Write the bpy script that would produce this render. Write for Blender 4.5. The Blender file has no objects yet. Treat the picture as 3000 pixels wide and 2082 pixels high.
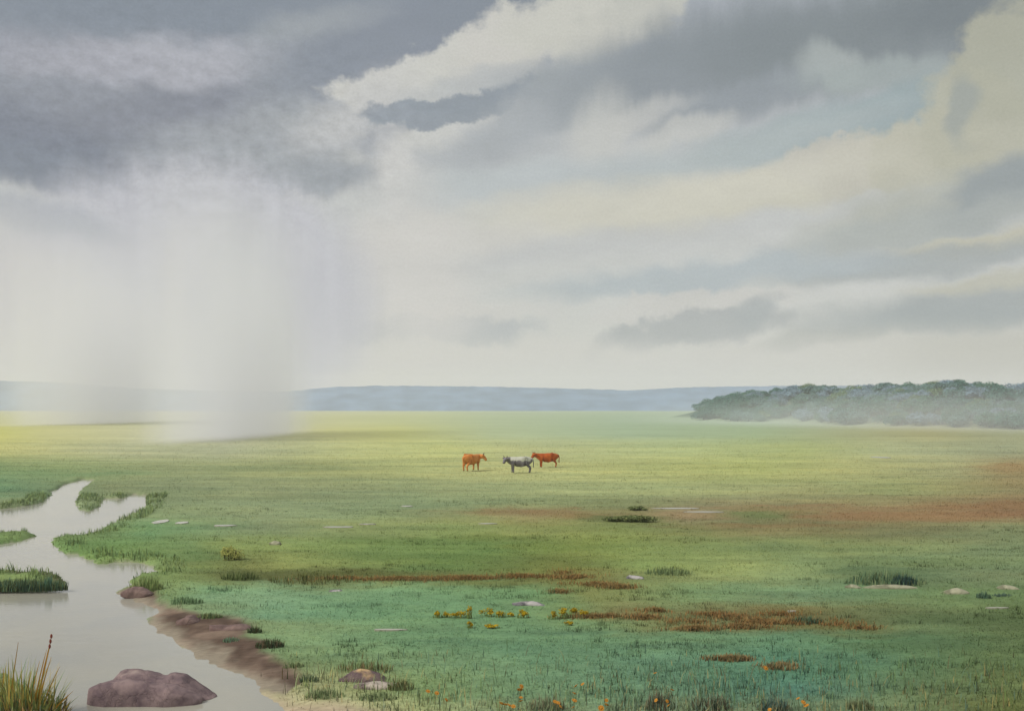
import bpy, bmesh, math, random
import numpy as np
from mathutils import Vector, Matrix

random.seed(7)
RNG = np.random.default_rng(11)
S = bpy.context.scene
C = S.collection
R = math.radians

# ------------------------------------------------------------------ reference frame
EYE = 5.45                 # eye height over the moor, metres (the view is from a low rise)
F = 2236.0                 # focal length in units of a 2300 wide picture (35 mm lens)
CX, HY = 1150.0, 912.0     # optical axis column, horizon row
EXPO = 1.0
BG = 0.1                   # world strength
TUFT = 1.6
ALB = 0.66                 # picture colour -> base colour


def gp(px, py, h=0.0):
    """Ground point (x, y) under a point of height h seen at that place of the view."""
    Y = (EYE - h) * F / (py - HY)
    return ((px - CX) / F * Y, Y)


def lin(c):
    c = np.asarray(c, float) / 255.0
    return np.where(c <= 0.04045, c / 12.92, ((c + 0.055) / 1.055) ** 2.4)


def alb(c, k=ALB):
    v = lin(c) * k
    return (float(v[0]), float(v[1]), float(v[2]), 1.0)


# ------------------------------------------------------------------ numpy noise
def _hash(ix, iy, seed):
    n = (ix.astype(np.int64) * 374761393 + iy.astype(np.int64) * 668265263 + seed * 1442695041) & 0x7FFFFFFF
    n = ((n ^ (n >> 13)) * 1274126177) & 0x7FFFFFFF
    n = n ^ (n >> 16)
    return (n & 0xFFFF) / 65535.0


def vnoise(x, y, seed=0):
    x = np.asarray(x, float); y = np.asarray(y, float)
    ix = np.floor(x); iy = np.floor(y)
    fx = x - ix; fy = y - iy
    fx = fx * fx * (3 - 2 * fx); fy = fy * fy * (3 - 2 * fy)
    a = _hash(ix, iy, seed); b = _hash(ix + 1, iy, seed)
    c = _hash(ix, iy + 1, seed); d = _hash(ix + 1, iy + 1, seed)
    return (a * (1 - fx) + b * fx) * (1 - fy) + (c * (1 - fx) + d * fx) * fy - 0.5


def fbm(x, y, seed=0, o=4):
    s = 0.0; a = 1.0; t = 0.0
    for i in range(o):
        s = s + a * vnoise(x * 2 ** i + 17.3 * i, y * 2 ** i - 9.1 * i, seed + i)
        t += a; a *= 0.55
    return s / t


def sstep(a, b, x):
    t = np.clip((x - a) / (b - a), 0, 1)
    return t * t * (3 - 2 * t)


def poly_sd(x, y, poly):
    """Signed distance (negative inside) from points to a closed polygon."""
    p = np.asarray(poly, float)
    d2 = np.full(x.shape, 1e18); inside = np.zeros(x.shape, bool)
    n = len(p)
    for i in range(n):
        ax, ay = p[i]; bx, by = p[(i + 1) % n]
        ex, ey = bx - ax, by - ay
        wx, wy = x - ax, y - ay
        t = np.clip((wx * ex + wy * ey) / (ex * ex + ey * ey + 1e-12), 0, 1)
        d2 = np.minimum(d2, (wx - ex * t) ** 2 + (wy - ey * t) ** 2)
        cr = ((ay > y) != (by > y)) & (x < ex * (y - ay) / (ey if abs(ey) > 1e-12 else 1e-12) + ax)
        inside ^= cr
    d = np.sqrt(d2)
    return np.where(inside, -d, d)


# ------------------------------------------------------------------ ground plan
WATER_Z = -0.15
POOL = [gp(x, y, WATER_Z) for x, y in [
    (-420, 1234), (-120, 1230), (0, 1222), (40, 1216), (80, 1204), (70, 1196), (-40, 1200), (-300, 1198), (-300, 1150), (-60, 1152), (0, 1144),
    (60, 1136), (95, 1128), (116, 1112), (118, 1104), (150, 1086), (190, 1076), (214, 1079), (192, 1092), (176, 1108), (172, 1124), (178, 1142), (196, 1150),
    (222, 1138), (236, 1119), (270, 1120), (298, 1111), (336, 1113), (326, 1120), (322, 1148), (296, 1156), (276, 1168), (246, 1182), (218, 1198), (178, 1206),
    (142, 1206), (122, 1206), (112, 1222), (132, 1240), (172, 1247), (205, 1258), (228, 1268), (262, 1262), (306, 1262), (348, 1272), (362, 1288), (340, 1292),
    (318, 1284), (304, 1300), (294, 1314), (268, 1326), (276, 1340), (318, 1352), (348, 1366), (352, 1378), (334, 1398), (352, 1418), (384, 1432),
    (426, 1462), (470, 1488), (520, 1512), (566, 1530), (590, 1552), (618, 1584), (640, 1640), (700, 1800), (-420, 1800)]]
ISLET = [gp(x, y, WATER_Z) for x, y in [
    (-420, 1280), (0, 1283), (60, 1290), (110, 1288), (138, 1296), (138, 1312), (120, 1324), (70, 1322), (0, 1326), (-420, 1324)]]
CORNER = [gp(x, y, WATER_Z) for x, y in [
    (-420, 1500), (-30, 1506), (30, 1526), (76, 1552), (110, 1580), (140, 1612), (170, 1700), (-420, 1800)]]
MUD = [gp(x, y, -0.08) for x, y in [
    (244, 1328), (292, 1310), (330, 1318), (350, 1330), (384, 1352), (420, 1372), (470, 1382), (540, 1396), (576, 1412), (566, 1428), (624, 1448),
    (612, 1462), (640, 1490), (704, 1522), (712, 1534), (672, 1556), (640, 1566), (590, 1546), (540, 1540), (460, 1500), (380, 1450), (320, 1420), (320, 1385), (280, 1350)]]
SAND = [gp(x, y) for x, y in [(560, 1520), (640, 1550), (680, 1562), (740, 1575), (830, 1590), (900, 1620), (960, 1800), (560, 1800)]]
NOTCH = [gp(x, y) for x, y in [(640, 1398), (700, 1400), (700, 1404), (640, 1402)]]


def water_sd(x, y):
    """Distance to the water's edge: negative over water."""
    wx = x + 0.28 * fbm(x * 2.1, y * 1.7, 5, 4) + 0.30 * fbm(x * 0.5, y * 0.5, 6, 2)
    wy = y + 0.42 * fbm(x * 2.3, y * 1.3, 8, 4) * (1 + y / 30)
    return np.maximum.reduce([poly_sd(wx, wy, POOL), -poly_sd(wx, wy, ISLET), -poly_sd(wx, wy, CORNER)])


def near_water(x, y):
    return (x < 2) & (y < 90) & (y > 3)


def wsd(x, y):
    out = np.full(x.shape, 99.0)
    m = near_water(x, y)
    if m.any():
        out[m] = water_sd(x[m], y[m])
    return out


def mud_mask(x, y):
    out = np.zeros(x.shape)
    m = near_water(x, y)
    if m.any():
        xx, yy = x[m], y[m]
        d = poly_sd(xx + 0.45 * fbm(xx * 1.2, yy * 0.9, 21, 4), yy + 0.9 * fbm(xx * 1.1, yy * 0.8, 22, 4), MUD)
        out[m] = 1 - sstep(-0.34, 0.06, d + 0.25 * fbm(xx * 2.6, yy * 1.6, 23, 3))
    return out


def sand_mask(x, y):
    out = np.zeros(x.shape)
    m = near_water(x, y)
    if m.any():
        xx, yy = x[m], y[m]
        d = poly_sd(xx + 0.5 * fbm(xx * 1.2, yy * 1.0, 25, 3), yy + 0.5 * fbm(xx, yy, 26, 3), SAND)
        out[m] = 1 - sstep(-0.45, 0.35, d)
    return out


# wooded rise on the right: a diagonal ridge
RIDGE = [(1668, 462, 2.5), (1690, 448, 7.0), (1700, 430, 8.6), (1820, 395, 10.2), (1950, 365, 9.3), (2060, 335, 9.8), (2150, 312, 10.2), (2240, 292, 8.4), (2320, 275, 5.6), (2460, 255, 4.6), (2640, 240, 4.0), (2800, 232, 0.5)]
RID = np.array([((p - CX) / F * Y, Y, h) for p, Y, h in RIDGE])


def hill_z(x, y):
    z = np.zeros(np.shape(x))
    m = (x > 55) & (y > 150) & (y < 640) & (x < 260)
    if not np.any(m):
        return z
    xx, yy = np.asarray(x)[m], np.asarray(y)[m]
    best = np.zeros(xx.shape)
    for i in range(len(RID) - 1):
        a, b = RID[i], RID[i + 1]
        e = b[:2] - a[:2]
        t = np.clip(((xx - a[0]) * e[0] + (yy - a[1]) * e[1]) / (e @ e), 0, 1)
        d = np.hypot(xx - a[0] - e[0] * t, yy - a[1] - e[1] * t)
        h = a[2] + (b[2] - a[2]) * t
        w = 46 * (0.45 + 0.55 * h / 9.0)
        best = np.maximum(best, h * (1 - sstep(0, 1, d / w)))
    z[m] = best * (1 + 0.22 * fbm(xx * 0.05, yy * 0.05, 33, 3))
    return z


def ground_z(x, y):
    z = 0.05 * fbm(x * 0.6, y * 0.6, 40, 3) + 0.03 * fbm(x * 2.2, y * 2.2, 41, 2)
    z = z + sstep(150, 700, y) * 0.5 * fbm(x * 0.01, y * 0.01, 43, 2)
    w = wsd(x, y)
    mud = np.maximum(mud_mask(x, y), sand_mask(x, y))
    run = 0.28 + 0.9 * mud
    f = np.clip(w / run, -1.2, 1)
    bank = np.where(f < 1, WATER_Z + (0 - WATER_Z) * np.sign(f) * np.abs(f) ** 0.8, 0.0)
    z = np.where(w < run, bank + z * np.clip(f, 0, 1), z)
    z = z + np.where((mud > 0.2) & (w > 0), 0.025 * fbm(x * 3.5, y * 3.5, 44, 3), 0)
    return z + hill_z(x, y)


# plain's vegetation colour, lit bands and right-side darkening painted in (place seen at, colour)
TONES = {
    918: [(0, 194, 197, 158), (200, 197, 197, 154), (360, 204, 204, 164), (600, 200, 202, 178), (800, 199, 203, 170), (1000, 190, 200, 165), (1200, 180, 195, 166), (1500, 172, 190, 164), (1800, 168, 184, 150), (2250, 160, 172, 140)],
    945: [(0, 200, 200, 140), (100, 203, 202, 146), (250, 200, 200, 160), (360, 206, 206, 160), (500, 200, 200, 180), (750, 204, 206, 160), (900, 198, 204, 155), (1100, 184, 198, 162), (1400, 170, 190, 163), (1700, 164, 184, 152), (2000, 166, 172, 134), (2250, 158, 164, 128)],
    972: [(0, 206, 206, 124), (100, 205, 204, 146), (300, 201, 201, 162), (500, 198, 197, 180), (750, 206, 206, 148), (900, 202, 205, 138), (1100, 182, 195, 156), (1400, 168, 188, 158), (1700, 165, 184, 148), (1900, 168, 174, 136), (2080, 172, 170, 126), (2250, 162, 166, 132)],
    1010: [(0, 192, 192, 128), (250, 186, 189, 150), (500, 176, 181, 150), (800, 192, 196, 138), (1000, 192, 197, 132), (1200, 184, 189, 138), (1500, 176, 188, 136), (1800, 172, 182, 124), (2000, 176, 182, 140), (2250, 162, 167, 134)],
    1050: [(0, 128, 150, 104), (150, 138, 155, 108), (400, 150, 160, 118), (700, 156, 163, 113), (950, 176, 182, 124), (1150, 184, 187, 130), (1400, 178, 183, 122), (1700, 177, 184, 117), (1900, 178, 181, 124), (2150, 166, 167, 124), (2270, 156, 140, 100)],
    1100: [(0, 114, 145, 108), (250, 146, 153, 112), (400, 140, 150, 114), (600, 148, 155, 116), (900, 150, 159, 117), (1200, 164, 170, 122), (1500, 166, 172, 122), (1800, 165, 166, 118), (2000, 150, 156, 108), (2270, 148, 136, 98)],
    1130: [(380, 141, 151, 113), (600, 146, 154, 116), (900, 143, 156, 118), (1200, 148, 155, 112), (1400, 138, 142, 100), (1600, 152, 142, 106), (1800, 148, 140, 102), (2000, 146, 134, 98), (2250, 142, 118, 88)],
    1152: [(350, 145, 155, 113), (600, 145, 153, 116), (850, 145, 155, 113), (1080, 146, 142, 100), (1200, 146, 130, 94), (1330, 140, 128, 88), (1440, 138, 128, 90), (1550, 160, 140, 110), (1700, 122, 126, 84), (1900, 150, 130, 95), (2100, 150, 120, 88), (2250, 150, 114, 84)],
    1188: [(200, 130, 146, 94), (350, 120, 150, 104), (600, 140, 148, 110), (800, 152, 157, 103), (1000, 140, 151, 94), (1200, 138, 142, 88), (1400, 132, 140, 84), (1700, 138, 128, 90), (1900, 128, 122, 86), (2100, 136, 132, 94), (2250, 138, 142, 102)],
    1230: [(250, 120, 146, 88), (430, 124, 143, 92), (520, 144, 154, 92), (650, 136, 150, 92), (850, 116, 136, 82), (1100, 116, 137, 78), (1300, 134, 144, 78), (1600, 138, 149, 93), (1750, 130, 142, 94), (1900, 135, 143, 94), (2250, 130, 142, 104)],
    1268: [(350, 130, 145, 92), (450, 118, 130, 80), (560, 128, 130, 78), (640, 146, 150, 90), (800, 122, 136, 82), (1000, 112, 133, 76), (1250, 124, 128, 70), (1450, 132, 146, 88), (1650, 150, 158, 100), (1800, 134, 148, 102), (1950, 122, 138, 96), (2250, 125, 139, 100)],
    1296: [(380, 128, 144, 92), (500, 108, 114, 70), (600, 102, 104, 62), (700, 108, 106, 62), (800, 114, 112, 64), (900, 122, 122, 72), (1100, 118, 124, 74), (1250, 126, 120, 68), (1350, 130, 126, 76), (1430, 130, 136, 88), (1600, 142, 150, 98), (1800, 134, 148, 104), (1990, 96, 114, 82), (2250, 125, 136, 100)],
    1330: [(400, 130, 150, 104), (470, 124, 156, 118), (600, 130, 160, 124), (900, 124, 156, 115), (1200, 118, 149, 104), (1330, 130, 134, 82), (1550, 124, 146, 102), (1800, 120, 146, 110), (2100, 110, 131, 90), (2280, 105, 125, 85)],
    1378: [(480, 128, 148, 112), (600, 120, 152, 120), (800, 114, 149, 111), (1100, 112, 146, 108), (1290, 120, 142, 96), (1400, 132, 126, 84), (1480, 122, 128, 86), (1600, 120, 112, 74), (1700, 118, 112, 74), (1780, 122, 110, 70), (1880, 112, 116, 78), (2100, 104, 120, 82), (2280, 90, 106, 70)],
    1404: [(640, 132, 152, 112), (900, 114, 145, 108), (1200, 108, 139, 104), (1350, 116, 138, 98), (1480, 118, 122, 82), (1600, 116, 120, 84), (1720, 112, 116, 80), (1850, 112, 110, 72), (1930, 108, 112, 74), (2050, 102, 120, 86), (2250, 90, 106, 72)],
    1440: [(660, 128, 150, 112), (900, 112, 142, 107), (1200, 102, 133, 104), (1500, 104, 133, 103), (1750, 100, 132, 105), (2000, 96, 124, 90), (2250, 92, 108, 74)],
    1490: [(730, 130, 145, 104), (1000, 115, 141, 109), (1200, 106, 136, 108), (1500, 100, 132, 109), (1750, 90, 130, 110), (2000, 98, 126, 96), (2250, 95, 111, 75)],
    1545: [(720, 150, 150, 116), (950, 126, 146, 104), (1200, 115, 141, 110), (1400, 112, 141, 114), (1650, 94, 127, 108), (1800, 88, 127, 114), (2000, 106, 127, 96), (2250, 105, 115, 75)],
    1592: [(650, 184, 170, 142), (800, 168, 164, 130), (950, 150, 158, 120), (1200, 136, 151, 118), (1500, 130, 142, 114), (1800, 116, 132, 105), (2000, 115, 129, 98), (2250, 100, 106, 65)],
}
ROWS = sorted(TONES)
_grid_px = np.linspace(0, 2300, 231)
TAB = np.zeros((len(ROWS), 231, 3))
for i, r in enumerate(ROWS):
    t = np.array(TONES[r], float)
    c = lin(t[:, 1:])
    for k in range(3):
        TAB[i, :, k] = np.interp(_grid_px, t[:, 0], c[:, k])
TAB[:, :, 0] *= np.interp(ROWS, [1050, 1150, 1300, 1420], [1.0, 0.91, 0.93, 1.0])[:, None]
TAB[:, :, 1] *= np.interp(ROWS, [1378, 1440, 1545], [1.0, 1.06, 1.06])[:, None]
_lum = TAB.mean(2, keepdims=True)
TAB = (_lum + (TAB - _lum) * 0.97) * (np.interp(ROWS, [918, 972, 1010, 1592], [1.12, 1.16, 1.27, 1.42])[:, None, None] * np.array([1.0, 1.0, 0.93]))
ROWV = np.array([1.0 / (r - HY) for r in ROWS])   # proportional to the distance on the ground


def ground_rgb(x, y, detail=True):
    x = np.asarray(x, float); y = np.asarray(y, float)
    ys = np.maximum(y, 12.0)
    # wander of the patches over the plain
    lx = x / ys * 9; ly = np.log(ys) * 13
    ox = 42 * fbm(lx * 1.3, ly * 1.3, 50, 3) + 26 * fbm(lx * 5, ly * 5, 51, 3)
    oy = 0.055 * fbm(lx * 1.2, ly * 1.6, 52, 3) + 0.05 * fbm(lx * 4.5, ly * 7, 53, 3)
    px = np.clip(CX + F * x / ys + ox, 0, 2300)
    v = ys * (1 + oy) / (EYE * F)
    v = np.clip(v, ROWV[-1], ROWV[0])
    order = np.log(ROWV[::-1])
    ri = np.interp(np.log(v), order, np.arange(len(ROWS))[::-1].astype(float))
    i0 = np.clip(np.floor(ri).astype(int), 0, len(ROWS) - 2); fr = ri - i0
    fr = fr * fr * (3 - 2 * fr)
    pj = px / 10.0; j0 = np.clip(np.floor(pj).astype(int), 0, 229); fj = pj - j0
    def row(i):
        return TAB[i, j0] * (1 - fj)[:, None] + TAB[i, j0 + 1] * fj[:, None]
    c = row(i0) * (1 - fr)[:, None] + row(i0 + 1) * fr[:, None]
    if detail:
        st = fbm(x / ys * 14, np.log(ys) * 62, 60, 4) * 0.42 + fbm(x / ys * 70, np.log(ys) * 170, 61, 3) * 0.30
        bl = fbm(x / ys * 30, np.log(ys) * 40, 62, 4)
        near = sstep(260, 60, ys)
        pt = fbm(x / ys * 7, np.log(ys) * 20, 63, 4)
        st = st + pt * 0.42
        c = c * (1 + st * (0.25 + 0.75 * near))[:, None]
        c = c * np.stack([1 + pt * 0.12 * near, np.ones_like(pt), 1 - pt * 0.12 * near], 1)
        c = c * (1 + np.stack([bl * 0.14, bl * 0.05, -bl * 0.02], 1) * near[:, None])
    return np.clip(c, 0.01, 1)


# drifts of other plants in the turf: centre, reach, colour, cover
DRIFTS = [
    (1200, 1148, 170, 9, (144, 120, 84), 0.8), (1330, 1158, 90, 8, (140, 118, 80), 0.8), (1540, 1158, 130, 10, (150, 128, 94), 0.8), (1800, 1140, 230, 9, (146, 120, 86), 0.7),
    (2000, 1160, 300, 12, (144, 114, 80), 0.85), (2220, 1136, 180, 10, (142, 112, 78), 0.85), (1750, 1180, 260, 7, (136, 114, 78), 0.7), (2260, 1048, 70, 10, (152, 126, 86), 0.7),
    (1680, 1156, 90, 8, (108, 124, 76), 0.8), (1400, 1166, 110, 12, (96, 110, 66), 0.8), (1000, 1134, 130, 8, (116, 134, 98), 0.6), (700, 1118, 220, 7, (124, 136, 98), 0.6),
    (420, 1104, 130, 8, (122, 138, 100), 0.6), (180, 1064, 200, 10, (112, 144, 100), 0.6), (620, 1052, 200, 8, (132, 146, 104), 0.55), (1700, 1078, 200, 6, (146, 156, 100), 0.6),
    (880, 1215, 200, 9, (104, 126, 70), 0.75), (1120, 1205, 160, 8, (106, 122, 62), 0.75), (960, 1250, 220, 8, (98, 122, 68), 0.7), (1250, 1228, 150, 8, (112, 128, 66), 0.7),
    (420, 1246, 130, 12, (96, 124, 76), 0.7), (560, 1286, 120, 10, (90, 98, 58), 0.8), (820, 1290, 160, 8, (88, 96, 54), 0.7), (1560, 1240, 150, 8, (118, 136, 84), 0.6),
    (1820, 1230, 260, 9, (112, 130, 86), 0.65), (2100, 1262, 240, 10, (104, 124, 82), 0.65), (1960, 1282, 150, 12, (88, 110, 76), 0.75), (2200, 1390, 220, 14, (84, 102, 64), 0.7),
    (1050, 1440, 160, 9, (88, 120, 92), 0.6), (1260, 1420, 140, 8, (86, 116, 88), 0.6), (1550, 1450, 220, 9, (88, 120, 96), 0.55), (2080, 1450, 180, 12, (84, 108, 74), 0.65),
    (1900, 1480, 200, 14, (84, 116, 90), 0.5), (700, 1380, 180, 14, (108, 146, 112), 0.5), (560, 1340, 120, 8, (132, 160, 122), 0.5)]


def full_rgb(x, y):
    x = np.asarray(x, float); y = np.asarray(y, float)
    c = ground_rgb(x, y)
    ys = np.maximum(y, 12.0)
    qx = CX + F * x / ys; qy = HY + F * EYE / ys
    wx = fbm(x / ys * 26, np.log(ys) * 40, 140, 4); wy = fbm(x / ys * 44, np.log(ys) * 60, 143, 4)
    for cx, cy, rx, ry, cc, op in DRIFTS:
        m = (np.abs(qx - cx) < rx * 1.9) & (np.abs(qy - cy) < ry * 2.2)
        if not m.any(): continue
        d = np.hypot((qx[m] - cx) / rx + 1.1 * wx[m], (qy[m] - cy) / ry + 1.7 * wy[m])
        a = ((1 - sstep(0.45, 1.25, d)) * op * (0.75 + 0.9 * wy[m]).clip(0, 1.2)).clip(0, 1)[:, None]
        c[m] = c[m] * (1 - a) + lin(cc)[None] * 1.32 * a
    mud = mud_mask(x, y); sand = sand_mask(x, y); w = wsd(x, y)
    n = fbm(x * 2.0, y * 1.2, 70, 4); n2 = fbm(x * 5, y * 3, 71, 3)
    sandc = lin([196, 180, 152])[None] * (1 + 0.25 * n)[:, None]
    n3 = fbm(x * 0.9 + y * 0.35, y * 1.5, 73, 4)
    mm = sstep(-0.12, 0.16, n3)[:, None]
    mudc = (lin([108, 90, 78])[None] * (1 - mm) + lin([146, 126, 110])[None] * mm) * (1 + 0.9 * n + 0.6 * n2)[:, None]
    c = c * (1 - sand)[:, None] + sandc * sand[:, None]
    wet = (sstep(0.5, 0.02, w + 0.9 * n3) * 0.6)[:, None]
    mudc = mudc * (1 - wet) + lin([192, 182, 160])[None] * wet
    c = c * (1 - mud)[:, None] + mudc * mud[:, None]
    # silty bed and pale dry rim at the water's edge
    bed = sstep(0.03, -0.12, w)
    c = c * (1 - bed)[:, None] + lin([176, 168, 150])[None] * bed[:, None]
    # dark peat under the islet's near edge
    ip = poly_sd(x, y, ISLET); 
    pe = ((ip < 0.1) & (w < 0.45) & (w > -0.02) & (y < 33)).astype(float) * 0.7
    c = c * (1 - pe)[:, None] + lin([92, 84, 66])[None] * pe[:, None]
    h = hill_z(x, y)
    hm = sstep(0.3, 1.6, h) * 0.9
    c = c * (1 - hm)[:, None] + lin([104, 122, 104])[None] * hm[:, None]
    return c


# ------------------------------------------------------------------ objects, meshes, materials
def link(o):
    C.objects.link(o); return o


def tag(o, label, cat, group=None):
    o['label'] = label; o['category'] = cat
    if group: o['group'] = group
    return o


def mesh_np(name, verts, faces_flat, loop_tot, colors=None, smooth=True):
    me = bpy.data.meshes.new(name)
    nv = len(verts); nl = len(faces_flat); nf = len(loop_tot)
    me.vertices.add(nv); me.loops.add(nl); me.polygons.add(nf)
    me.vertices.foreach_set('co', np.asarray(verts, np.float32).ravel())
    me.loops.foreach_set('vertex_index', np.asarray(faces_flat, np.int32))
    ls = np.concatenate([[0], np.cumsum(loop_tot)[:-1]]).astype(np.int32)
    me.polygons.foreach_set('loop_start', ls)
    me.polygons.foreach_set('loop_total', np.asarray(loop_tot, np.int32))
    me.polygons.foreach_set('use_smooth', np.full(nf, smooth))
    me.update(calc_edges=True)
    if colors is not None:
        a = me.color_attributes.new('Col', 'FLOAT_COLOR', 'POINT')
        cc = np.ones((nv, 4), np.float32); cc[:, :3] = colors
        a.data.foreach_set('color', cc.ravel())
    me.validate()
    return me


def obj(name, me, m=None, parent=None, loc=None, rot=None):
    o = bpy.data.objects.new(name, me)
    if m is not None and me is not None:
        me.materials.clear(); me.materials.append(m)
    if parent is not None: o.parent = parent
    if loc is not None: o.location = loc
    if rot is not None: o.rotation_euler = rot
    return link(o)


def empty(name, loc, rz=0.0, sc=1.0):
    o = bpy.data.objects.new(name, None)
    o.location = loc; o.rotation_euler = (0, 0, rz); o.scale = (sc, sc, sc)
    o.empty_display_size = 0.2
    return link(o)


def copy_tree(o, parent=None):
    c = o.copy(); C.objects.link(c)
    if parent is not None: c.parent = parent
    for ch in list(o.children):
        copy_tree(ch, c)
    return c


class NT:
    def __init__(self, name):
        self.m = bpy.data.materials.new(name); self.m.use_nodes = True
        self.t = self.m.node_tree; self.t.nodes.clear()
        self.out = self.t.nodes.new('ShaderNodeOutputMaterial')

    def n(self, kind, **kw):
        nd = self.t.nodes.new(kind)
        for k, v in kw.items(): setattr(nd, k, v)
        return nd

    def l(self, a, b): self.t.links.new(a, b)


def mixrgb(t, fac, a, b, mode='MIX'):
    nd = t.nodes.new('ShaderNodeMix'); nd.data_type = 'RGBA'; nd.blend_type = mode
    for idx, v in ((0, fac), (6, a), (7, b)):
        if hasattr(v, 'is_output'): t.links.new(v, nd.inputs[idx])
        elif isinstance(v, (int, float)): nd.inputs[idx].default_value = v
        else: nd.inputs[idx].default_value = tuple(v)
    return nd.outputs[2]


def mat_plain(name, col, rough=0.85, var=0.25, scale=6.0, bump=0.0, dark=None, coords='Object', stretch=(1, 1, 1), spec=0.25):
    b = NT(name); t = b.t
    p = b.n('ShaderNodeBsdfPrincipled'); p.inputs['Roughness'].default_value = rough
    p.inputs['Specular IOR Level'].default_value = spec
    tc = b.n('ShaderNodeTexCoord'); mp = b.n('ShaderNodeMapping'); mp.inputs['Scale'].default_value = stretch
    nz = b.n('ShaderNodeTexNoise'); nz.inputs['Scale'].default_value = scale; nz.inputs['Detail'].default_value = 6
    b.l(tc.outputs[coords], mp.inputs[0]); b.l(mp.outputs[0], nz.inputs['Vector'])
    lo = [c * (1 - var) for c in col[:3]] + [1]; hi = [min(1, c * (1 + var)) for c in col[:3]] + [1]
    if dark is not None: lo = dark
    mr = b.n('ShaderNodeMapRange'); mr.inputs[1].default_value = 0.34; mr.inputs[2].default_value = 0.66
    b.l(nz.outputs[0], mr.inputs[0])
    b.l(mixrgb(t, mr.outputs[0], lo, hi), p.inputs['Base Color'])
    if bump:
        bp = b.n('ShaderNodeBump'); bp.inputs['Strength'].default_value = bump; bp.inputs['Distance'].default_value = 0.05
        b.l(nz.outputs[0], bp.inputs['Height']); b.l(bp.outputs[0], p.inputs['Normal'])
    b.l(p.outputs[0], b.out.inputs[0])
    return b.m


def mat_ground():
    b = NT('moor_ground'); t = b.t
    p = b.n('ShaderNodeBsdfPrincipled'); p.inputs['Roughness'].default_value = 0.95
    p.inputs['Specular IOR Level'].default_value = 0.06
    at = b.n('ShaderNodeAttribute', attribute_name='Col')
    tc = b.n('ShaderNodeTexCoord')
    mp = b.n('ShaderNodeMapping'); mp.inputs['Scale'].default_value = (2.2, 5.5, 1)
    nz = b.n('ShaderNodeTexNoise'); nz.inputs['Scale'].default_value = 1.6; nz.inputs['Detail'].default_value = 8; nz.inputs['Roughness'].default_value = 0.68
    b.l(tc.outputs['Object'], mp.inputs[0]); b.l(mp.outputs[0], nz.inputs['Vector'])
    mr = b.n('ShaderNodeMapRange'); mr.inputs[1].default_value = 0.3; mr.inputs[2].default_value = 0.7
    mr.inputs[3].default_value = 0.80; mr.inputs[4].default_value = 1.17
    b.l(nz.outputs[0], mr.inputs[0])
    vm = b.n('ShaderNodeVectorMath', operation='SCALE'); b.l(at.outputs['Color'], vm.inputs[0]); b.l(mr.outputs[0], vm.inputs['Scale'])
    b.l(vm.outputs[0], p.inputs['Base Color'])
    bp = b.n('ShaderNodeBump'); bp.inputs['Strength'].default_value = 0.25; bp.inputs['Distance'].default_value = 0.05
    b.l(nz.outputs[0], bp.inputs['Height']); b.l(bp.outputs[0], p.inputs['Normal'])
    b.l(p.outputs[0], b.out.inputs[0]); return b.m


def mat_leaf(name, col=None, var=0.25, transl=0.4, up=0.0):
    """Thin leaves: colour from the mesh's own Col attribute, or one given colour with a per-object shift."""
    b = NT(name); t = b.t
    if col is None:
        src = b.n('ShaderNodeAttribute', attribute_name='Col').outputs['Color']
    else:
        tc = b.n('ShaderNodeTexCoord'); nz = b.n('ShaderNodeTexNoise'); nz.inputs['Scale'].default_value = 1.2; nz.inputs['Detail'].default_value = 3
        b.l(tc.outputs['Object'], nz.inputs['Vector'])
        mr = b.n('ShaderNodeMapRange'); mr.inputs[1].default_value = 0.35; mr.inputs[2].default_value = 0.65
        b.l(nz.outputs[0], mr.inputs[0])
        src = mixrgb(t, mr.outputs[0], [c * (1 - var) for c in col[:3]] + [1], [c * (1 + var) for c in col[:3]] + [1])
    d = b.n('ShaderNodeBsdfDiffuse'); tr = b.n('ShaderNodeBsdfTranslucent'); mx = b.n('ShaderNodeMixShader')
    mx.inputs[0].default_value = transl
    if up > 0:      # blades are curved and lie over: their mean facing is upward
        ge = b.n('ShaderNodeNewGeometry'); sc = b.n('ShaderNodeVectorMath', operation='SCALE'); sc.inputs['Scale'].default_value = 1 - up
        b.l(ge.outputs['Normal'], sc.inputs[0])
        ad = b.n('ShaderNodeVectorMath', operation='ADD'); b.l(sc.outputs[0], ad.inputs[0]); ad.inputs[1].default_value = (-0.1 * up, -0.1 * up, up)
        nm = b.n('ShaderNodeVectorMath', operation='NORMALIZE'); b.l(ad.outputs[0], nm.inputs[0])
        b.l(nm.outputs[0], d.inputs['Normal'])
    b.l(src, d.inputs[0]); b.l(src, tr.inputs[0]); b.l(d.outputs[0], mx.inputs[1]); b.l(tr.outputs[0], mx.inputs[2])
    b.l(mx.outputs[0], b.out.inputs[0]); return b.m


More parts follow.
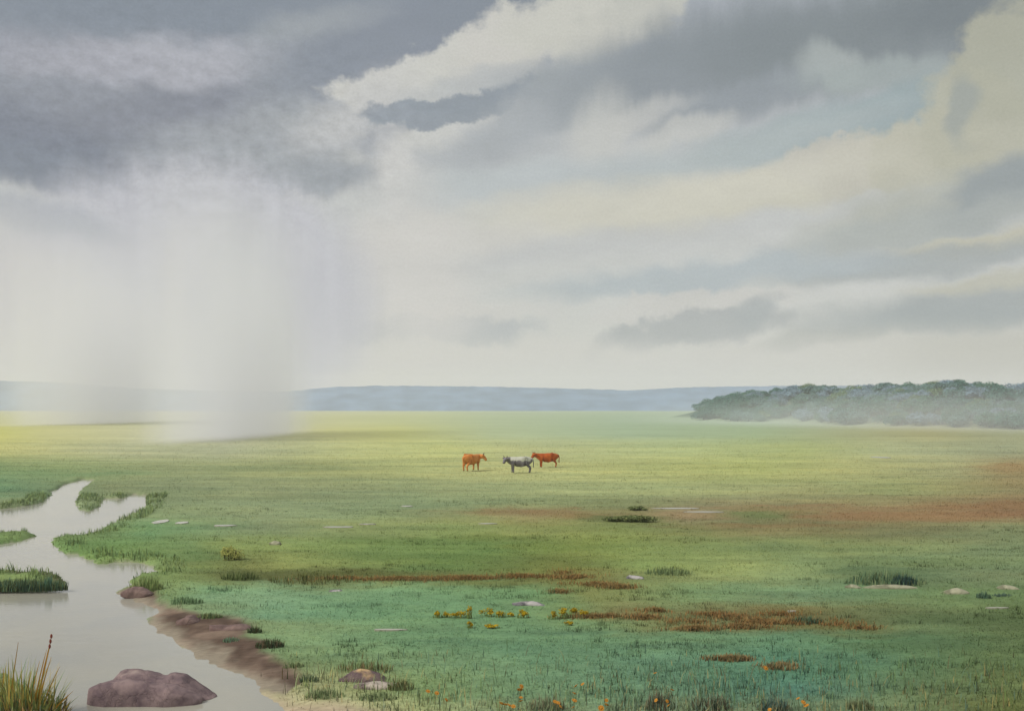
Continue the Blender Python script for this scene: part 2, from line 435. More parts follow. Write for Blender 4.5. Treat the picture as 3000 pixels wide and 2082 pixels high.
def mat_water():
    b = NT('silty_water'); t = b.t
    p = b.n('ShaderNodeBsdfPrincipled'); p.inputs['Roughness'].default_value = 0.10; p.inputs['IOR'].default_value = 1.45
    tc = b.n('ShaderNodeTexCoord')
    n1 = b.n('ShaderNodeTexNoise'); n1.inputs['Scale'].default_value = 0.35; n1.inputs['Detail'].default_value = 3
    b.l(tc.outputs['Object'], n1.inputs['Vector'])
    b.l(mixrgb(t, n1.outputs[0], alb([172, 174, 168], 0.66), alb([202, 196, 174], 0.66)), p.inputs['Base Color'])
    mp = b.n('ShaderNodeMapping'); mp.inputs['Scale'].default_value = (1.0, 2.6, 1)
    n2 = b.n('ShaderNodeTexNoise'); n2.inputs['Scale'].default_value = 2.2; n2.inputs['Detail'].default_value = 4
    b.l(tc.outputs['Object'], mp.inputs[0]); b.l(mp.outputs[0], n2.inputs['Vector'])
    bp = b.n('ShaderNodeBump'); bp.inputs['Strength'].default_value = 0.22; bp.inputs['Distance'].default_value = 0.02
    b.l(n2.outputs[0], bp.inputs['Height']); b.l(bp.outputs[0], p.inputs['Normal'])
    b.l(p.outputs[0], b.out.inputs[0]); return b.m


# ------------------------------------------------------------------ world
def build_world():
    w = bpy.data.worlds.new('World'); S.world = w; w.use_nodes = True
    t = w.node_tree; t.nodes.clear()
    N = t.nodes.new; L = t.links.new
    out = N('ShaderNodeOutputWorld'); bg = N('ShaderNodeBackground'); bg.inputs[1].default_value = BG
    L(bg.outputs[0], out.inputs[0])
    sky = N('ShaderNodeTexSky'); sky.sky_type = 'NISHITA'; sky.sun_disc = False
    sky.sun_elevation = SUN_EL; sky.sun_rotation = SUN_ROT
    tc = N('ShaderNodeTexCoord')
    sp = N('ShaderNodeSeparateXYZ'); L(tc.outputs['Generated'], sp.inputs[0])

    def M(op, a, b=None):
        m = N('ShaderNodeMath'); m.operation = op
        for i, v in enumerate((a, b)):
            if v is None: continue
            if isinstance(v, (int, float)): m.inputs[i].default_value = v
            else: L(v, m.inputs[i])
        return m.outputs[0]
    az = M('ARCTAN2', sp.outputs[0], sp.outputs[1])
    hyp = M('SQRT', M('ADD', M('ADD', M('MULTIPLY', sp.outputs[0], sp.outputs[0]), M('MULTIPLY', sp.outputs[1], sp.outputs[1])), 1e-4))
    el = M('DIVIDE', sp.outputs[2], hyp)
    cb = N('ShaderNodeCombineXYZ'); L(az, cb.inputs[0]); L(el, cb.inputs[1])
    P = cb.outputs[0]

    def warp(src, scale, amt, stretch=(1, 1, 1), detail=3.0, rough=0.55, seed=0.0):
        mp = N('ShaderNodeMapping'); mp.inputs['Scale'].default_value = stretch; mp.inputs['Location'].default_value = (seed, seed * 0.7, seed)
        L(P, mp.inputs[0])
        nz = N('ShaderNodeTexNoise'); nz.inputs['Scale'].default_value = scale; nz.inputs['Detail'].default_value = detail; nz.inputs['Roughness'].default_value = rough
        L(mp.outputs[0], nz.inputs['Vector'])
        sb = N('ShaderNodeVectorMath'); sb.operation = 'SUBTRACT'; L(nz.outputs['Color'], sb.inputs[0]); sb.inputs[1].default_value = (0.5, 0.5, 0.5)
        ml = N('ShaderNodeVectorMath'); ml.operation = 'MULTIPLY'; L(sb.outputs[0], ml.inputs[0]); ml.inputs[1].default_value = (amt[0], amt[1], 0)
        ad = N('ShaderNodeVectorMath'); ad.operation = 'ADD'; L(src, ad.inputs[0]); L(ml.outputs[0], ad.inputs[1])
        return ad.outputs[0]
    soft = warp(warp(P, 5.0, (0.16, 0.07), (1, 1.6, 1), 4.0, 0.55, 1.3), 26.0, (0.030, 0.020), (1, 1.3, 1), 4.0, 0.6, 4.1)
    puff = warp(warp(P, 9.0, (0.07, 0.05), (1, 1.2, 1), 2.0, 0.5, 7.7), 34.0, (0.046, 0.040), (1, 1, 1), 4.0, 0.66, 2.9)
    drip = warp(warp(P, 9.0, (0.05, 0.03), (1, 0.8, 1), 3.0, 0.5, 5.5), 30.0, (0.014, 0.034), (1.5, 0.4, 1), 3.0, 0.6, 9.3)
    WARPS = {'s': soft, 'p': puff, 'd': drip, 'r': puff}
    def billow(scale, seed):
        mp = N('ShaderNodeMapping'); mp.inputs['Location'].default_value = (seed, seed * 1.7, 0); L(P, mp.inputs[0])
        vo = N('ShaderNodeTexVoronoi'); vo.voronoi_dimensions = '2D'; vo.feature = 'SMOOTH_F1'; vo.inputs['Scale'].default_value = scale; vo.inputs['Smoothness'].default_value = 0.25
        L(mp.outputs[0], vo.inputs['Vector']); return vo.outputs['Distance']
    lump = M('ADD', M('MULTIPLY', M('SUBTRACT', billow(24.0, 3.1), 0.36), 0.42), M('MULTIPLY', M('SUBTRACT', billow(62.0, 8.3), 0.36), 0.22))

    SK = SKYGAIN / (2 ** EXPO) / BG

    def col(c):
        v = lin(c) * SK
        return (float(v[0]), float(v[1]), float(v[2]), 1)

    def pos(px, py):
        a = math.atan((px - CX) / F)
        return a, (HY - py) / F * math.cos(a)
    # vertical run of the open sky
    ramp = N('ShaderNodeValToRGB'); cr = ramp.color_ramp
    stops = [(0.0, (206, 205, 202)), (60, (207, 205, 199)), (220, (203, 202, 197)), (480, (196, 196, 192)), (700, (184, 187, 188)), (900, (170, 175, 180)), (1500, (205, 207, 210)), (2600, (215, 216, 218))]
    span = 2600.0
    while len(cr.elements) < len(stops): cr.elements.new(0.5)
    for e, (d, c) in zip(cr.elements, stops):
        e.position = d / span; e.color = col(c)
    elw = N('ShaderNodeSeparateXYZ'); L(soft, elw.inputs[0])
    L(M('MULTIPLY', elw.outputs[1], F / span), ramp.inputs[0])
    cur = ramp.outputs[0]
    # a share of clear sky light everywhere: thin cloud
    cur = mixrgb(t, 0.06, cur, sky.outputs[0])

    def blob(cx, cy, rx, ry, rot, c, op=0.9, sf=0.6, wp='s'):
        nonlocal cur
        u, v = pos(cx, cy)
        mp = N('ShaderNodeMapping'); mp.vector_type = 'TEXTURE'
        mp.inputs['Location'].default_value = (u, v, 0); mp.inputs['Rotation'].default_value = (0, 0, R(rot))
        mp.inputs['Scale'].default_value = (rx / F, ry / F, 1)
        L(WARPS[wp], mp.inputs[0])
        ln = N('ShaderNodeVectorMath'); ln.operation = 'LENGTH'; L(mp.outputs[0], ln.inputs[0])
        dist = ln.outputs['Value']
        if wp in 'pr': dist = M('ADD', dist, M('MULTIPLY', lump, min(1.0, 55.0 / ry) * (1.0 if wp == 'p' else 0.6)))
        mr = N('ShaderNodeMapRange'); mr.interpolation_type = 'SMOOTHSTEP'
        mr.inputs[1].default_value = 1 - sf; mr.inputs[2].default_value = 1 + sf
        mr.inputs[3].default_value = op; mr.inputs[4].default_value = 0.0
        L(dist, mr.inputs[0])
        cur = mixrgb(t, mr.outputs[0], cur, col(c))
    for i, bdef in enumerate(SKY):
        if i and i % 10 == 0:       # evaluate the layers in batches: a negligible tie to the layers so far keeps the shader stack small
            for key in WARPS:
                ma = N('ShaderNodeVectorMath'); ma.operation = 'MULTIPLY_ADD'; L(cur, ma.inputs[0]); ma.inputs[1].default_value = (1e-9, 1e-9, 1e-9); L(WARPS[key], ma.inputs[2])
                WARPS[key] = ma.outputs[0]
        blob(*bdef)
    # mottling of the heavy cloud and streaks in the falling rain
    def patch(cx, cy, rx, ry):
        u, v = pos(cx, cy)
        mp = N('ShaderNodeMapping'); mp.vector_type = 'TEXTURE'; mp.inputs['Location'].default_value = (u, v, 0); mp.inputs['Scale'].default_value = (rx / F, ry / F, 1)
        L(WARPS['s'], mp.inputs[0]); ln = N('ShaderNodeVectorMath'); ln.operation = 'LENGTH'; L(mp.outputs[0], ln.inputs[0])
        mr = N('ShaderNodeMapRange'); mr.interpolation_type = 'SMOOTHSTEP'; mr.inputs[1].default_value = 0.4; mr.inputs[2].default_value = 1.4; mr.inputs[3].default_value = 1; mr.inputs[4].default_value = 0
        L(ln.outputs['Value'], mr.inputs[0]); return mr.outputs[0]
    def modulate(mask, scale, stretch, amt, detail):
        nonlocal cur
        mp = N('ShaderNodeMapping'); mp.inputs['Scale'].default_value = stretch; L(P, mp.inputs[0])
        nz = N('ShaderNodeTexNoise'); nz.inputs['Scale'].default_value = scale; nz.inputs['Detail'].default_value = detail; nz.inputs['Roughness'].default_value = 0.7
        L(mp.outputs[0], nz.inputs['Vector'])
        f = M('ADD', M('MULTIPLY', M('MULTIPLY', M('SUBTRACT', nz.outputs[0], 0.5), amt), mask), 1.0)
        sc2 = N('ShaderNodeVectorMath'); sc2.operation = 'SCALE'; L(cur, sc2.inputs[0]); L(f, sc2.inputs['Scale']); cur = sc2.outputs[0]
    modulate(patch(330, 260, 620, 230), 70, (1, 1.3, 1), 0.75, 6)
    modulate(patch(1500, 400, 1400, 420), 14, (1, 2.4, 1), 0.22, 5)
    modulate(patch(430, 680, 420, 330), 26, (1, 0.09, 1), 0.30, 3)
    # fine paper grain through the whole sky
    g = N('ShaderNodeTexNoise'); g.inputs['Scale'].default_value = 420; g.inputs['Detail'].default_value = 2
    L(P, g.inputs['Vector'])
    gr = N('ShaderNodeMapRange'); gr.inputs[1].default_value = 0.25; gr.inputs[2].default_value = 0.75; gr.inputs[3].default_value = 0.95; gr.inputs[4].default_value = 1.05
    L(g.outputs[0], gr.inputs[0])
    sc = N('ShaderNodeVectorMath'); sc.operation = 'SCALE'; L(cur, sc.inputs[0]); L(gr.outputs[0], sc.inputs['Scale'])
    L(sc.outputs[0], bg.inputs[0])


SKYGAIN = 0.93
SUN_EL = R(42)
SUN_AZ = R(-118)        # clockwise from +Y: light comes from the left and a little from behind
SUN_ROT = SUN_AZ
# clouds: centre, radii, tilt, colour, cover, softness, edge
SKY = [
    # heavy rain cloud on the left
    (180, 110, 900, 200, 4, (146, 152, 163), 0.9, 0.5, 's'),
    (520, 40, 640, 70, 2, (133, 143, 155), 0.85, 0.6, 's'),
    (300, 290, 640, 120, 6, (146, 151, 161), 0.9, 0.4, 's'),
    (380, 385, 400, 60, 2, (148, 154, 163), 0.9, 0.25, 'd'),
    (640, 390, 240, 50, 12, (158, 164, 170), 0.85, 0.28, 'd'),
    (60, 320, 330, 75, -6, (122, 129, 144), 0.8, 0.6, 's'),
    (170, 395, 230, 42, -8, (130, 138, 151), 0.8, 0.4, 'd'),
    (350, 215, 190, 40, 20, (134, 139, 151), 0.7, 0.6, 's'),
    (330, 140, 260, 40, 6, (180, 182, 190), 0.85, 0.6, 's'),
    (60, 120, 220, 40, 0, (164, 166, 176), 0.6, 0.7, 's'),
    (620, 300, 260, 80, 10, (166, 171, 176), 0.75, 0.5, 's'),
    (720, 180, 160, 110, 24, (168, 173, 177), 0.7, 0.6, 's'),
    (1000, 70, 420, 80, 18, (134, 142, 155), 0.95, 0.4, 's'),
    (840, 110, 180, 60, 20, (140, 148, 159), 0.7, 0.6, 's'),
    (1150, 5, 260, 46, 10, (136, 145, 156), 0.85, 0.4, 's'),
    (700, 70, 120, 30, 20, (168, 174, 178), 0.5, 0.7, 's'),
    # bright cumulus band climbing to the upper right
    (850, 195, 110, 52, 14, (206, 206, 201), 1.0, 0.22, 'p'),
    (950, 178, 150, 54, 12, (207, 207, 202), 1.0, 0.22, 'p'),
    (1060, 140, 150, 58, 18, (207, 207, 201), 1.0, 0.22, 'p'),
    (1190, 95, 170, 80, 20, (207, 206, 200), 1.0, 0.22, 'p'),
    (1330, 50, 200, 92, 12, (204, 204, 196), 1.0, 0.22, 'p'),
    (1450, 15, 150, 50, 8, (196, 197, 190), 0.95, 0.25, 'p'),
    (790, 262, 150, 60, 24, (198, 199, 199), 0.8, 0.6, 's'),
    # grey shadow side under the band
    (1360, 185, 330, 62, 16, (164, 171, 175), 0.85, 0.5, 's'),
    (1080, 205, 180, 26, 14, (180, 185, 188), 0.7, 0.7, 's'),
    (1000, 312, 240, 40, 14, (204, 205, 202), 0.95, 0.35, 's'),
    (1010, 246, 190, 36, 16, (146, 155, 164), 0.97, 0.20, 'r'),
    (910, 266, 90, 24, -6, (150, 158, 167), 0.9, 0.28, 'r'),
    (1160, 290, 160, 46, 22, (168, 174, 179), 0.9, 0.5, 's'),
    (1080, 345, 200, 34, 8, (176, 181, 185), 0.7, 0.6, 's'),
    (840, 335, 50, 34, 20, (160, 165, 173), 0.75, 0.6, 's'),
    (885, 385, 45, 80, 5, (206, 206, 204), 0.8, 0.5, 'd'),
    # right upper grey mass with torn lower edge
    (1660, 140, 400, 112, 6, (142, 150, 157), 0.92, 0.46, 'd'),
    (1990, 90, 420, 108, -2, (132, 141, 146), 0.92, 0.44, 'd'),
    (2230, 20, 220, 60, 0, (122, 131, 137), 0.85, 0.5, 'd'),
    (1640, 232, 190, 50, 16, (150, 158, 165), 0.75, 0.4, 'd'),
    (1340, 300, 60, 90, -12, (200, 201, 197), 0.75, 0.6, 'd'),
    (1420, 265, 110, 30, 14, (198, 199, 196), 0.7, 0.6, 'd'),
    (1530, 305, 120, 32, 16, (200, 201, 197), 0.7, 0.5, 'd'),
    (1860, 150, 80, 46, -30, (174, 182, 181), 0.8, 0.4, 'd'),
    (1990, 185, 170, 36, -6, (164, 174, 174), 0.8, 0.5, 'd'),
    (1960, 262, 330, 66, 8, (152, 168, 172), 0.95, 0.4, 's'),
    (1620, 340, 300, 46, 12, (180, 189, 190), 0.8, 0.6, 's'),
    (1150, 405, 300, 40, 8, (186, 194, 197), 0.7, 0.6, 's'),
    # warm cumulus at the right
    (1800, 420, 420, 62, 10, (203, 201, 186), 0.95, 0.4, 's'),
    (1830, 372, 90, 52, 0, (198, 196, 186), 0.92, 0.2, 'p'),
    (1950, 372, 120, 64, 4, (196, 194, 182), 0.92, 0.2, 'p'),
    (2070, 350, 110, 76, 8, (191, 190, 175), 0.92, 0.2, 'p'),
    (2190, 290, 110, 130, 14, (184, 184, 168), 0.92, 0.2, 'p'),
    (2262, 150, 100, 130, -10, (177, 178, 162), 0.92, 0.2, 'p'),
    (2190, 235, 40, 70, 0, (158, 165, 162), 0.8, 0.5, 's'),
    (1450, 460, 420, 56, 6, (209, 207, 194), 0.9, 0.6, 's'),
    (2140, 450, 300, 46, 14, (178, 181, 172), 0.85, 0.5, 's'),
    (2270, 410, 150, 44, 26, (150, 159, 163), 0.9, 0.55, 's'),
    (2080, 505, 330, 30, 12, (172, 178, 176), 0.8, 0.5, 's'),
    (2200, 530, 240, 26, 10, (192, 190, 172), 0.85, 0.4, 's'),
    (2080, 580, 330, 32, 8, (164, 171, 172), 0.85, 0.45, 's'),
    (2230, 620, 200, 22, 8, (186, 185, 168), 0.7, 0.5, 's'),
    (2200, 680, 300, 36, 6, (158, 166, 168), 0.85, 0.45, 's'),
    # lower pale layers
    (1230, 560, 430, 30, 4, (194, 196, 196), 0.75, 0.6, 's'),
    (1020, 520, 190, 40, 0, (208, 207, 203), 0.8, 0.6, 's'),
    (1560, 625, 360, 30, 3, (176, 186, 191), 0.85, 0.5, 's'),
    (1560, 685, 230, 32, 8, (206, 205, 201), 0.85, 0.3, 'r'),
    (1550, 745, 220, 40, 8, (174, 178, 179), 0.95, 0.26, 'r'),
    (1690, 710, 70, 30, 14, (170, 176, 178), 0.8, 0.4, 's'),
    (1010, 700, 210, 26, 0, (207, 206, 202), 0.7, 0.4, 'r'),
    (1010, 745, 200, 32, 2, (183, 187, 189), 0.95, 0.3, 'r'),
    (1850, 775, 120, 26, 10, (180, 183, 179), 0.75, 0.5, 's'),
    (2130, 715, 220, 34, 4, (162, 170, 172), 0.8, 0.5, 's'),
    (2250, 800, 240, 60, 0, (184, 183, 173), 0.6, 0.7, 's'),
    (1250, 820, 620, 46, 0, (210, 208, 203), 0.8, 0.6, 's'),
    # rain veil under the dark cloud
    (900, 620, 150, 190, 0, (212, 210, 206), 0.8, 0.6, 's'),
    (430, 690, 390, 310, 0, (195, 196, 203), 0.95, 0.17, 'd'),
    (110, 490, 150, 40, -10, (176, 180, 188), 0.75, 0.5, 'd'),
    (500, 560, 180, 60, 0, (202, 202, 206), 0.6, 0.6, 'd'),
    (10, 690, 170, 130, 0, (208, 206, 205), 0.8, 0.5, 's'),
    (280, 800, 90, 120, 0, (205, 203, 204), 0.6, 0.6, 'd'),
    (560, 720, 100, 240, 0, (184, 186, 193), 0.85, 0.4, 'd'),
    (400, 740, 26, 170, 0, (208, 206, 207), 0.6, 0.6, 'd'),
]


# ------------------------------------------------------------------ terrain
def build_ground():
    # rows closer together near the viewer; columns closer together ahead
    ys = [-40, -20, -5, 4, 9, 12]
    y = 14.0
    while y < 120: ys.append(y); y *= 1.0075
    while y < 700: ys.append(y); y *= 1.02
    while y < 1900: ys.append(y); y *= 1.06
    ys = np.array(ys)
    tt = np.linspace(-1, 1, 760)
    outer = 1 + np.array([0.03, 0.1, 0.25, 0.5, 0.9, 1.5, 2.4, 4.0, 7.0])
    tt = np.concatenate([-outer[::-1], tt, outer])
    wid = np.maximum(ys, 0) * 0.62 + 5.0
    X = tt[None] * wid[:, None]; Y = np.repeat(ys[:, None], len(tt), 1)
    x = X.ravel(); yv = Y.ravel()
    z = ground_z(x, yv)
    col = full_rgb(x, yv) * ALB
    v = np.stack([x, yv, z], 1)
    nr, nc = X.shape
    i = np.arange(nr * nc).reshape(nr, nc)
    q = np.stack([i[:-1, :-1], i[:-1, 1:], i[1:, 1:], i[1:, :-1]], -1).reshape(-1)
    me = mesh_np('ground', v, q, np.full((nr - 1) * (nc - 1), 4), col)
    o = obj('ground', me, mat_ground()); o['kind'] = 'structure'
    return o


def build_water():
    m = mat_water()
    nx, ny = 40, 60
    xs = np.linspace(-60, 1.0, nx); yy = np.linspace(2, 85, ny)
    X, Y = np.meshgrid(xs, yy)
    v = np.stack([X.ravel(), Y.ravel(), np.full(X.size, WATER_Z)], 1)
    i = np.arange(nx * ny).reshape(ny, nx)
    q = np.stack([i[:-1, :-1], i[:-1, 1:], i[1:, 1:], i[1:, :-1]], -1).reshape(-1)
    # only where the pool lies, with a margin under its banks
    cx = X[:-1, :-1] + (xs[1] - xs[0]) / 2; cy = Y[:-1, :-1] + (yy[1] - yy[0]) / 2
    keep = poly_sd(cx.ravel(), cy.ravel(), POOL) < 1.6
    q = q.reshape(-1, 4)[keep]
    used, inv = np.unique(q, return_inverse=True)
    me = mesh_np('water', v[used], inv.ravel(), np.full(len(q), 4))
    o = obj('water', me, m); o['kind'] = 'structure'
    return o


def build_hills():
    m = mat_plain('haze_blue_woods', (0.165, 0.235, 0.33, 1), 0.95, 0.16, 0.03, coords='Object', stretch=(1, 1, 2.5))  # distance haze painted into the woods' blue base colour
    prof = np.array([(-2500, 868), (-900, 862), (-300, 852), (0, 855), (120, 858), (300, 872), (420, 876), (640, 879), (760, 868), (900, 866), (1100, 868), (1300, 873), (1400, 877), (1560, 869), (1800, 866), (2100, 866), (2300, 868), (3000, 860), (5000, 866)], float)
    n = 1500
    px = np.linspace(-2400, 4800, n)
    D0, D1 = 1180.0, 1420.0
    rows = 9
    vs = []
    for k in range(rows):
        f = k / (rows - 1)
        if f <= 0.5:
            g = f / 0.5; Yd = D0 + (D1 - D0) * 0.5 * g ** 0.8; hz = g ** 0.75
        else:
            g = (f - 0.5) / 0.5; Yd = D0 + (D1 - D0) * (0.5 + 0.5 * g); hz = 1 - g ** 1.5
        top = np.interp(px, prof[:, 0], prof[:, 1])
        ztop = EYE + (HY - top) / F * 1300
        bump = 1.3 * fbm(px * 0.11 + k * 3.1, np.full(n, k * 1.7), 80, 3) + 1.2 * np.maximum(0, fbm(px * 0.035 + k, np.full(n, k * 0.9), 83, 3)) * 2
        x = (px - CX) / F * Yd
        z = hz * ztop + (bump * min(1, hz * 1.3) if hz > 0.02 else -1.0)
        vs.append(np.stack([x, np.full(n, Yd) + 5 * fbm(px * 0.05, np.full(n, k * 2.0), 85, 2), z], 1))
    v = np.concatenate(vs)
    i = np.arange(rows * n).reshape(rows, n)
    q = np.stack([i[:-1, :-1], i[:-1, 1:], i[1:, 1:], i[1:, :-1]], -1).reshape(-1)
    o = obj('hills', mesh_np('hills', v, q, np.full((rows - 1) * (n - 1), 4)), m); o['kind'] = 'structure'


# ------------------------------------------------------------------ blades of grass
def blades(pos, h, w, lean, yaw, col, bend=None, tipmul=1.08):
    """Five-point blades: base pair, middle pair, tip. Returns verts, loops, loop totals, colours."""
    n = len(pos)
    dx, dy = np.cos(yaw), np.sin(yaw)
    lx, ly = np.cos(yaw + np.pi / 2), np.sin(yaw + np.pi / 2)
    up1 = 0.55
    b = np.zeros((n, 5, 3))
    off = lean * h
    for k, (s, u, o_) in enumerate(((-1, 0, 0), (1, 0, 0), (1, up1, 0.35), (-1, up1, 0.35), (0, 1, 1.0))):
        ww = w * (0.5 if u == 0 else 0.42) * s
        b[:, k, 0] = pos[:, 0] + dx * ww + lx * off * o_
        b[:, k, 1] = pos[:, 1] + dy * ww + ly * off * o_
        b[:, k, 2] = pos[:, 2] + h * u * np.sqrt(np.maximum(1 - (lean * o_) ** 2 * 0.3, 0.2))
    idx = np.arange(n)[:, None] * 5
    loops = np.concatenate([idx + 0, idx + 1, idx + 2, idx + 3, idx + 3, idx + 2, idx + 4], 1).ravel()
    tot = np.tile([4, 3], n)
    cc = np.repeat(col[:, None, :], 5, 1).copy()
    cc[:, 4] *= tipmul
    return b.reshape(-1, 3), loops, tot, cc.reshape(-1, 3)


def tris(pos, h, w, lean, yaw, col):
    n = len(pos)
    dx, dy = np.cos(yaw), np.sin(yaw)
    la = yaw + np.pi / 2
    b = np.zeros((n, 3, 3))
    b[:, 0] = pos; b[:, 1] = pos; b[:, 2] = pos
    b[:, 0, 0] -= dx * w / 2; b[:, 0, 1] -= dy * w / 2
    b[:, 1, 0] += dx * w / 2; b[:, 1, 1] += dy * w / 2
    b[:, 2, 0] += np.cos(la) * lean * h; b[:, 2, 1] += np.sin(la) * lean * h
    b[:, 2, 2] += h
    return b.reshape(-1, 3), np.arange(n * 3), np.full(n, 3), np.repeat(col, 3, 0)


def join_np(parts):
    vs, ls, ts, cs = [], [], [], []
    o = 0
    for v, l, t, c in parts:
        vs.append(v); ls.append(l + o); ts.append(t); cs.append(c); o += len(v)
    return np.concatenate(vs), np.concatenate(ls), np.concatenate(ts), np.concatenate(cs)


def scatter(n, y0, y1, power=1.0):
    """Points over the plain ahead, thinning out with distance."""
    u = RNG.random(n)
    y = (y0 ** (1 - power) + u * (y1 ** (1 - power) - y0 ** (1 - power))) ** (1 / (1 - power)) if abs(power - 1) > 1e-6 else y0 * (y1 / y0) ** u
    x = (RNG.random(n) * 2 - 1) * (y * 0.60 + 2.0)
    return x, y


def build_grass():
    parts = []
    # short turf
    x, y = scatter(380000, 15.5, 210, 1.25)
    w = wsd(x, y); mud = mud_mask(x, y); sand = sand_mask(x, y)
    k = (w > 0.06) & (RNG.random(len(x)) > sstep(60, 205, y)) & (RNG.random(len(x)) > mud * 1.1) & (RNG.random(len(x)) > sand * 0.9)
    x, y = x[k], y[k]
    z = ground_z(x, y) - 0.01
    far = y / 20.0
    n = len(x)
    cl = fbm(x / y * 60, np.log(y) * 60, 91, 3)
    h = (0.022 + 0.03 * RNG.random(n)) * (0.8 + 0.25 * far) * (1 + 1.3 * np.clip(cl, -0.4, 0.6))
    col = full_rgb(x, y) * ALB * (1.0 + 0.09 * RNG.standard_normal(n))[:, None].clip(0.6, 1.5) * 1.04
    hue = RNG.standard_normal(n) * 0.07
    col = np.clip(col * np.stack([1 + hue, np.ones(n), 1 - hue], 1), 0.005, 0.9)
    parts.append(tris(np.stack([x, y, z], 1), h, (0.012 + 0.012 * RNG.random(n)) * (0.7 + 0.45 * far), RNG.random(n) * 2.2, RNG.random(n) * 6.283, col))
    # tussocks: tighter, darker bunches gathered in bands
    x, y = scatter(9000, 16.0, 90, 1.3)
    bnd = fbm(x / y * 7, np.log(y) * 26, 93, 3)
    k = (RNG.random(len(x)) < sstep(0.02, 0.25, bnd)) & (wsd(x, y) > 0.3) & (mud_mask(x, y) < 0.2)
    x, y = x[k], y[k]
    m = 12; x = np.repeat(x, m); y = np.repeat(y, m); n = len(x)
    x = x + RNG.normal(0, 0.10, n); y = y + RNG.normal(0, 0.06, n)
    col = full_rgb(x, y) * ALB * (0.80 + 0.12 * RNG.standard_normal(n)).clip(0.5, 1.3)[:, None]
    parts.append(tris(np.stack([x, y, ground_z(x, y) - 0.01], 1), 0.05 + 0.11 * RNG.random(n), 0.012 + 0.014 * RNG.random(n), RNG.random(n) * 0.8, RNG.random(n) * 6.283, col))
    # taller sedge along the near edge of the moor
    x, y = scatter(36000, 16.0, 24.5, 2.6)
    px = CX + F * x / y
    py = HY + EYE * F / y
    dens = sstep(1440, 1590, py + 60 * fbm(x * 0.8, y * 0.8, 95, 3)) * (0.25 + 0.75 * sstep(-0.1, 0.2, fbm(x * 0.9, y * 1.3, 96, 3)))
    w = wsd(x, y)
    k = (RNG.random(len(x)) < dens) & (w > 0.05) & (RNG.random(len(x)) > 0.85 * np.maximum(mud_mask(x, y), sand_mask(x, y)))
    x, y = x[k], y[k]; n = len(x)
    z = ground_z(x, y) - 0.01
    col = full_rgb(x, y) * ALB
    pick = RNG.random(n)
    straw = lin([176, 152, 96]) * ALB * TUFT; rust = lin([128, 104, 78]) * ALB * TUFT; blue = lin([96, 128, 118]) * ALB * TUFT; green = lin([104, 128, 76]) * ALB * TUFT
    a = np.where(pick < 0.14, 0.5, np.where(pick < 0.24, 0.45, np.where(pick < 0.42, 0.45, np.where(pick < 0.66, 0.5, 0))))
    tgt = np.where((pick < 0.14)[:, None], straw, np.where((pick < 0.24)[:, None], rust, np.where((pick < 0.42)[:, None], blue, green)))
    col = col * (1 - a)[:, None] + tgt * a[:, None]
    col *= (1 + 0.2 * RNG.standard_normal(n)).clip(0.5, 1.6)[:, None]
    h = 0.10 + 0.22 * RNG.random(n) ** 1.6 * (0.6 + 0.8 * RNG.random(n))
    parts.append(blades(np.stack([x, y, z], 1), h, 0.010 + 0.012 * RNG.random(n), RNG.random(n) * 0.7, RNG.random(n) * 6.283, col))
    # grass overhanging the water's edge
    x = RNG.uniform(-32, 1, 160000); y = RNG.uniform(15.5, 62, 160000)
    w = wsd(x, y); mud = np.maximum(mud_mask(x, y), sand_mask(x, y))
    k = (w > 0.02) & (w < 0.55 + 0.01 * y) & (mud < 0.35) & (np.abs(x) < y * 0.62 + 2)
    x, y, w = x[k], y[k], w[k]; n = len(x)
    z = ground_z(x, y) - 0.01
    cl = sstep(-0.16, 0.16, fbm(x * 1.1, y * 0.6, 97, 3))
    k = RNG.random(n) < 0.25 + 0.75 * cl
    x, y, z, w, cl = x[k], y[k], z[k], w[k], cl[k]; n = len(x)
    base = full_rgb(x, y) * ALB
    gcol = np.where((RNG.random(n) < 0.5)[:, None], lin([128, 144, 84]) * ALB * TUFT, lin([112, 138, 94]) * ALB * TUFT)
    col = (base * 0.35 + gcol * 0.65) * (1 + 0.18 * RNG.standard_normal(n)).clip(0.5, 1.6)[:, None]
    h = (0.08 + 0.18 * RNG.random(n)) * (0.5 + 0.8 * cl) * (0.85 + 0.05 * y / 22) * (1 + 0.9 * np.clip(fbm(x * 2.6, y * 1.3, 98, 2), 0, 0.5))
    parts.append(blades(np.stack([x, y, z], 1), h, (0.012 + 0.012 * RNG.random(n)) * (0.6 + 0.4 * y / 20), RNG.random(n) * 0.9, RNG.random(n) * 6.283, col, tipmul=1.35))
    v, l, t, c = join_np(parts)
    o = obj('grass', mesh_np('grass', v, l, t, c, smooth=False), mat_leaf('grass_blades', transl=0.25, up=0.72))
    o['kind'] = 'stuff'


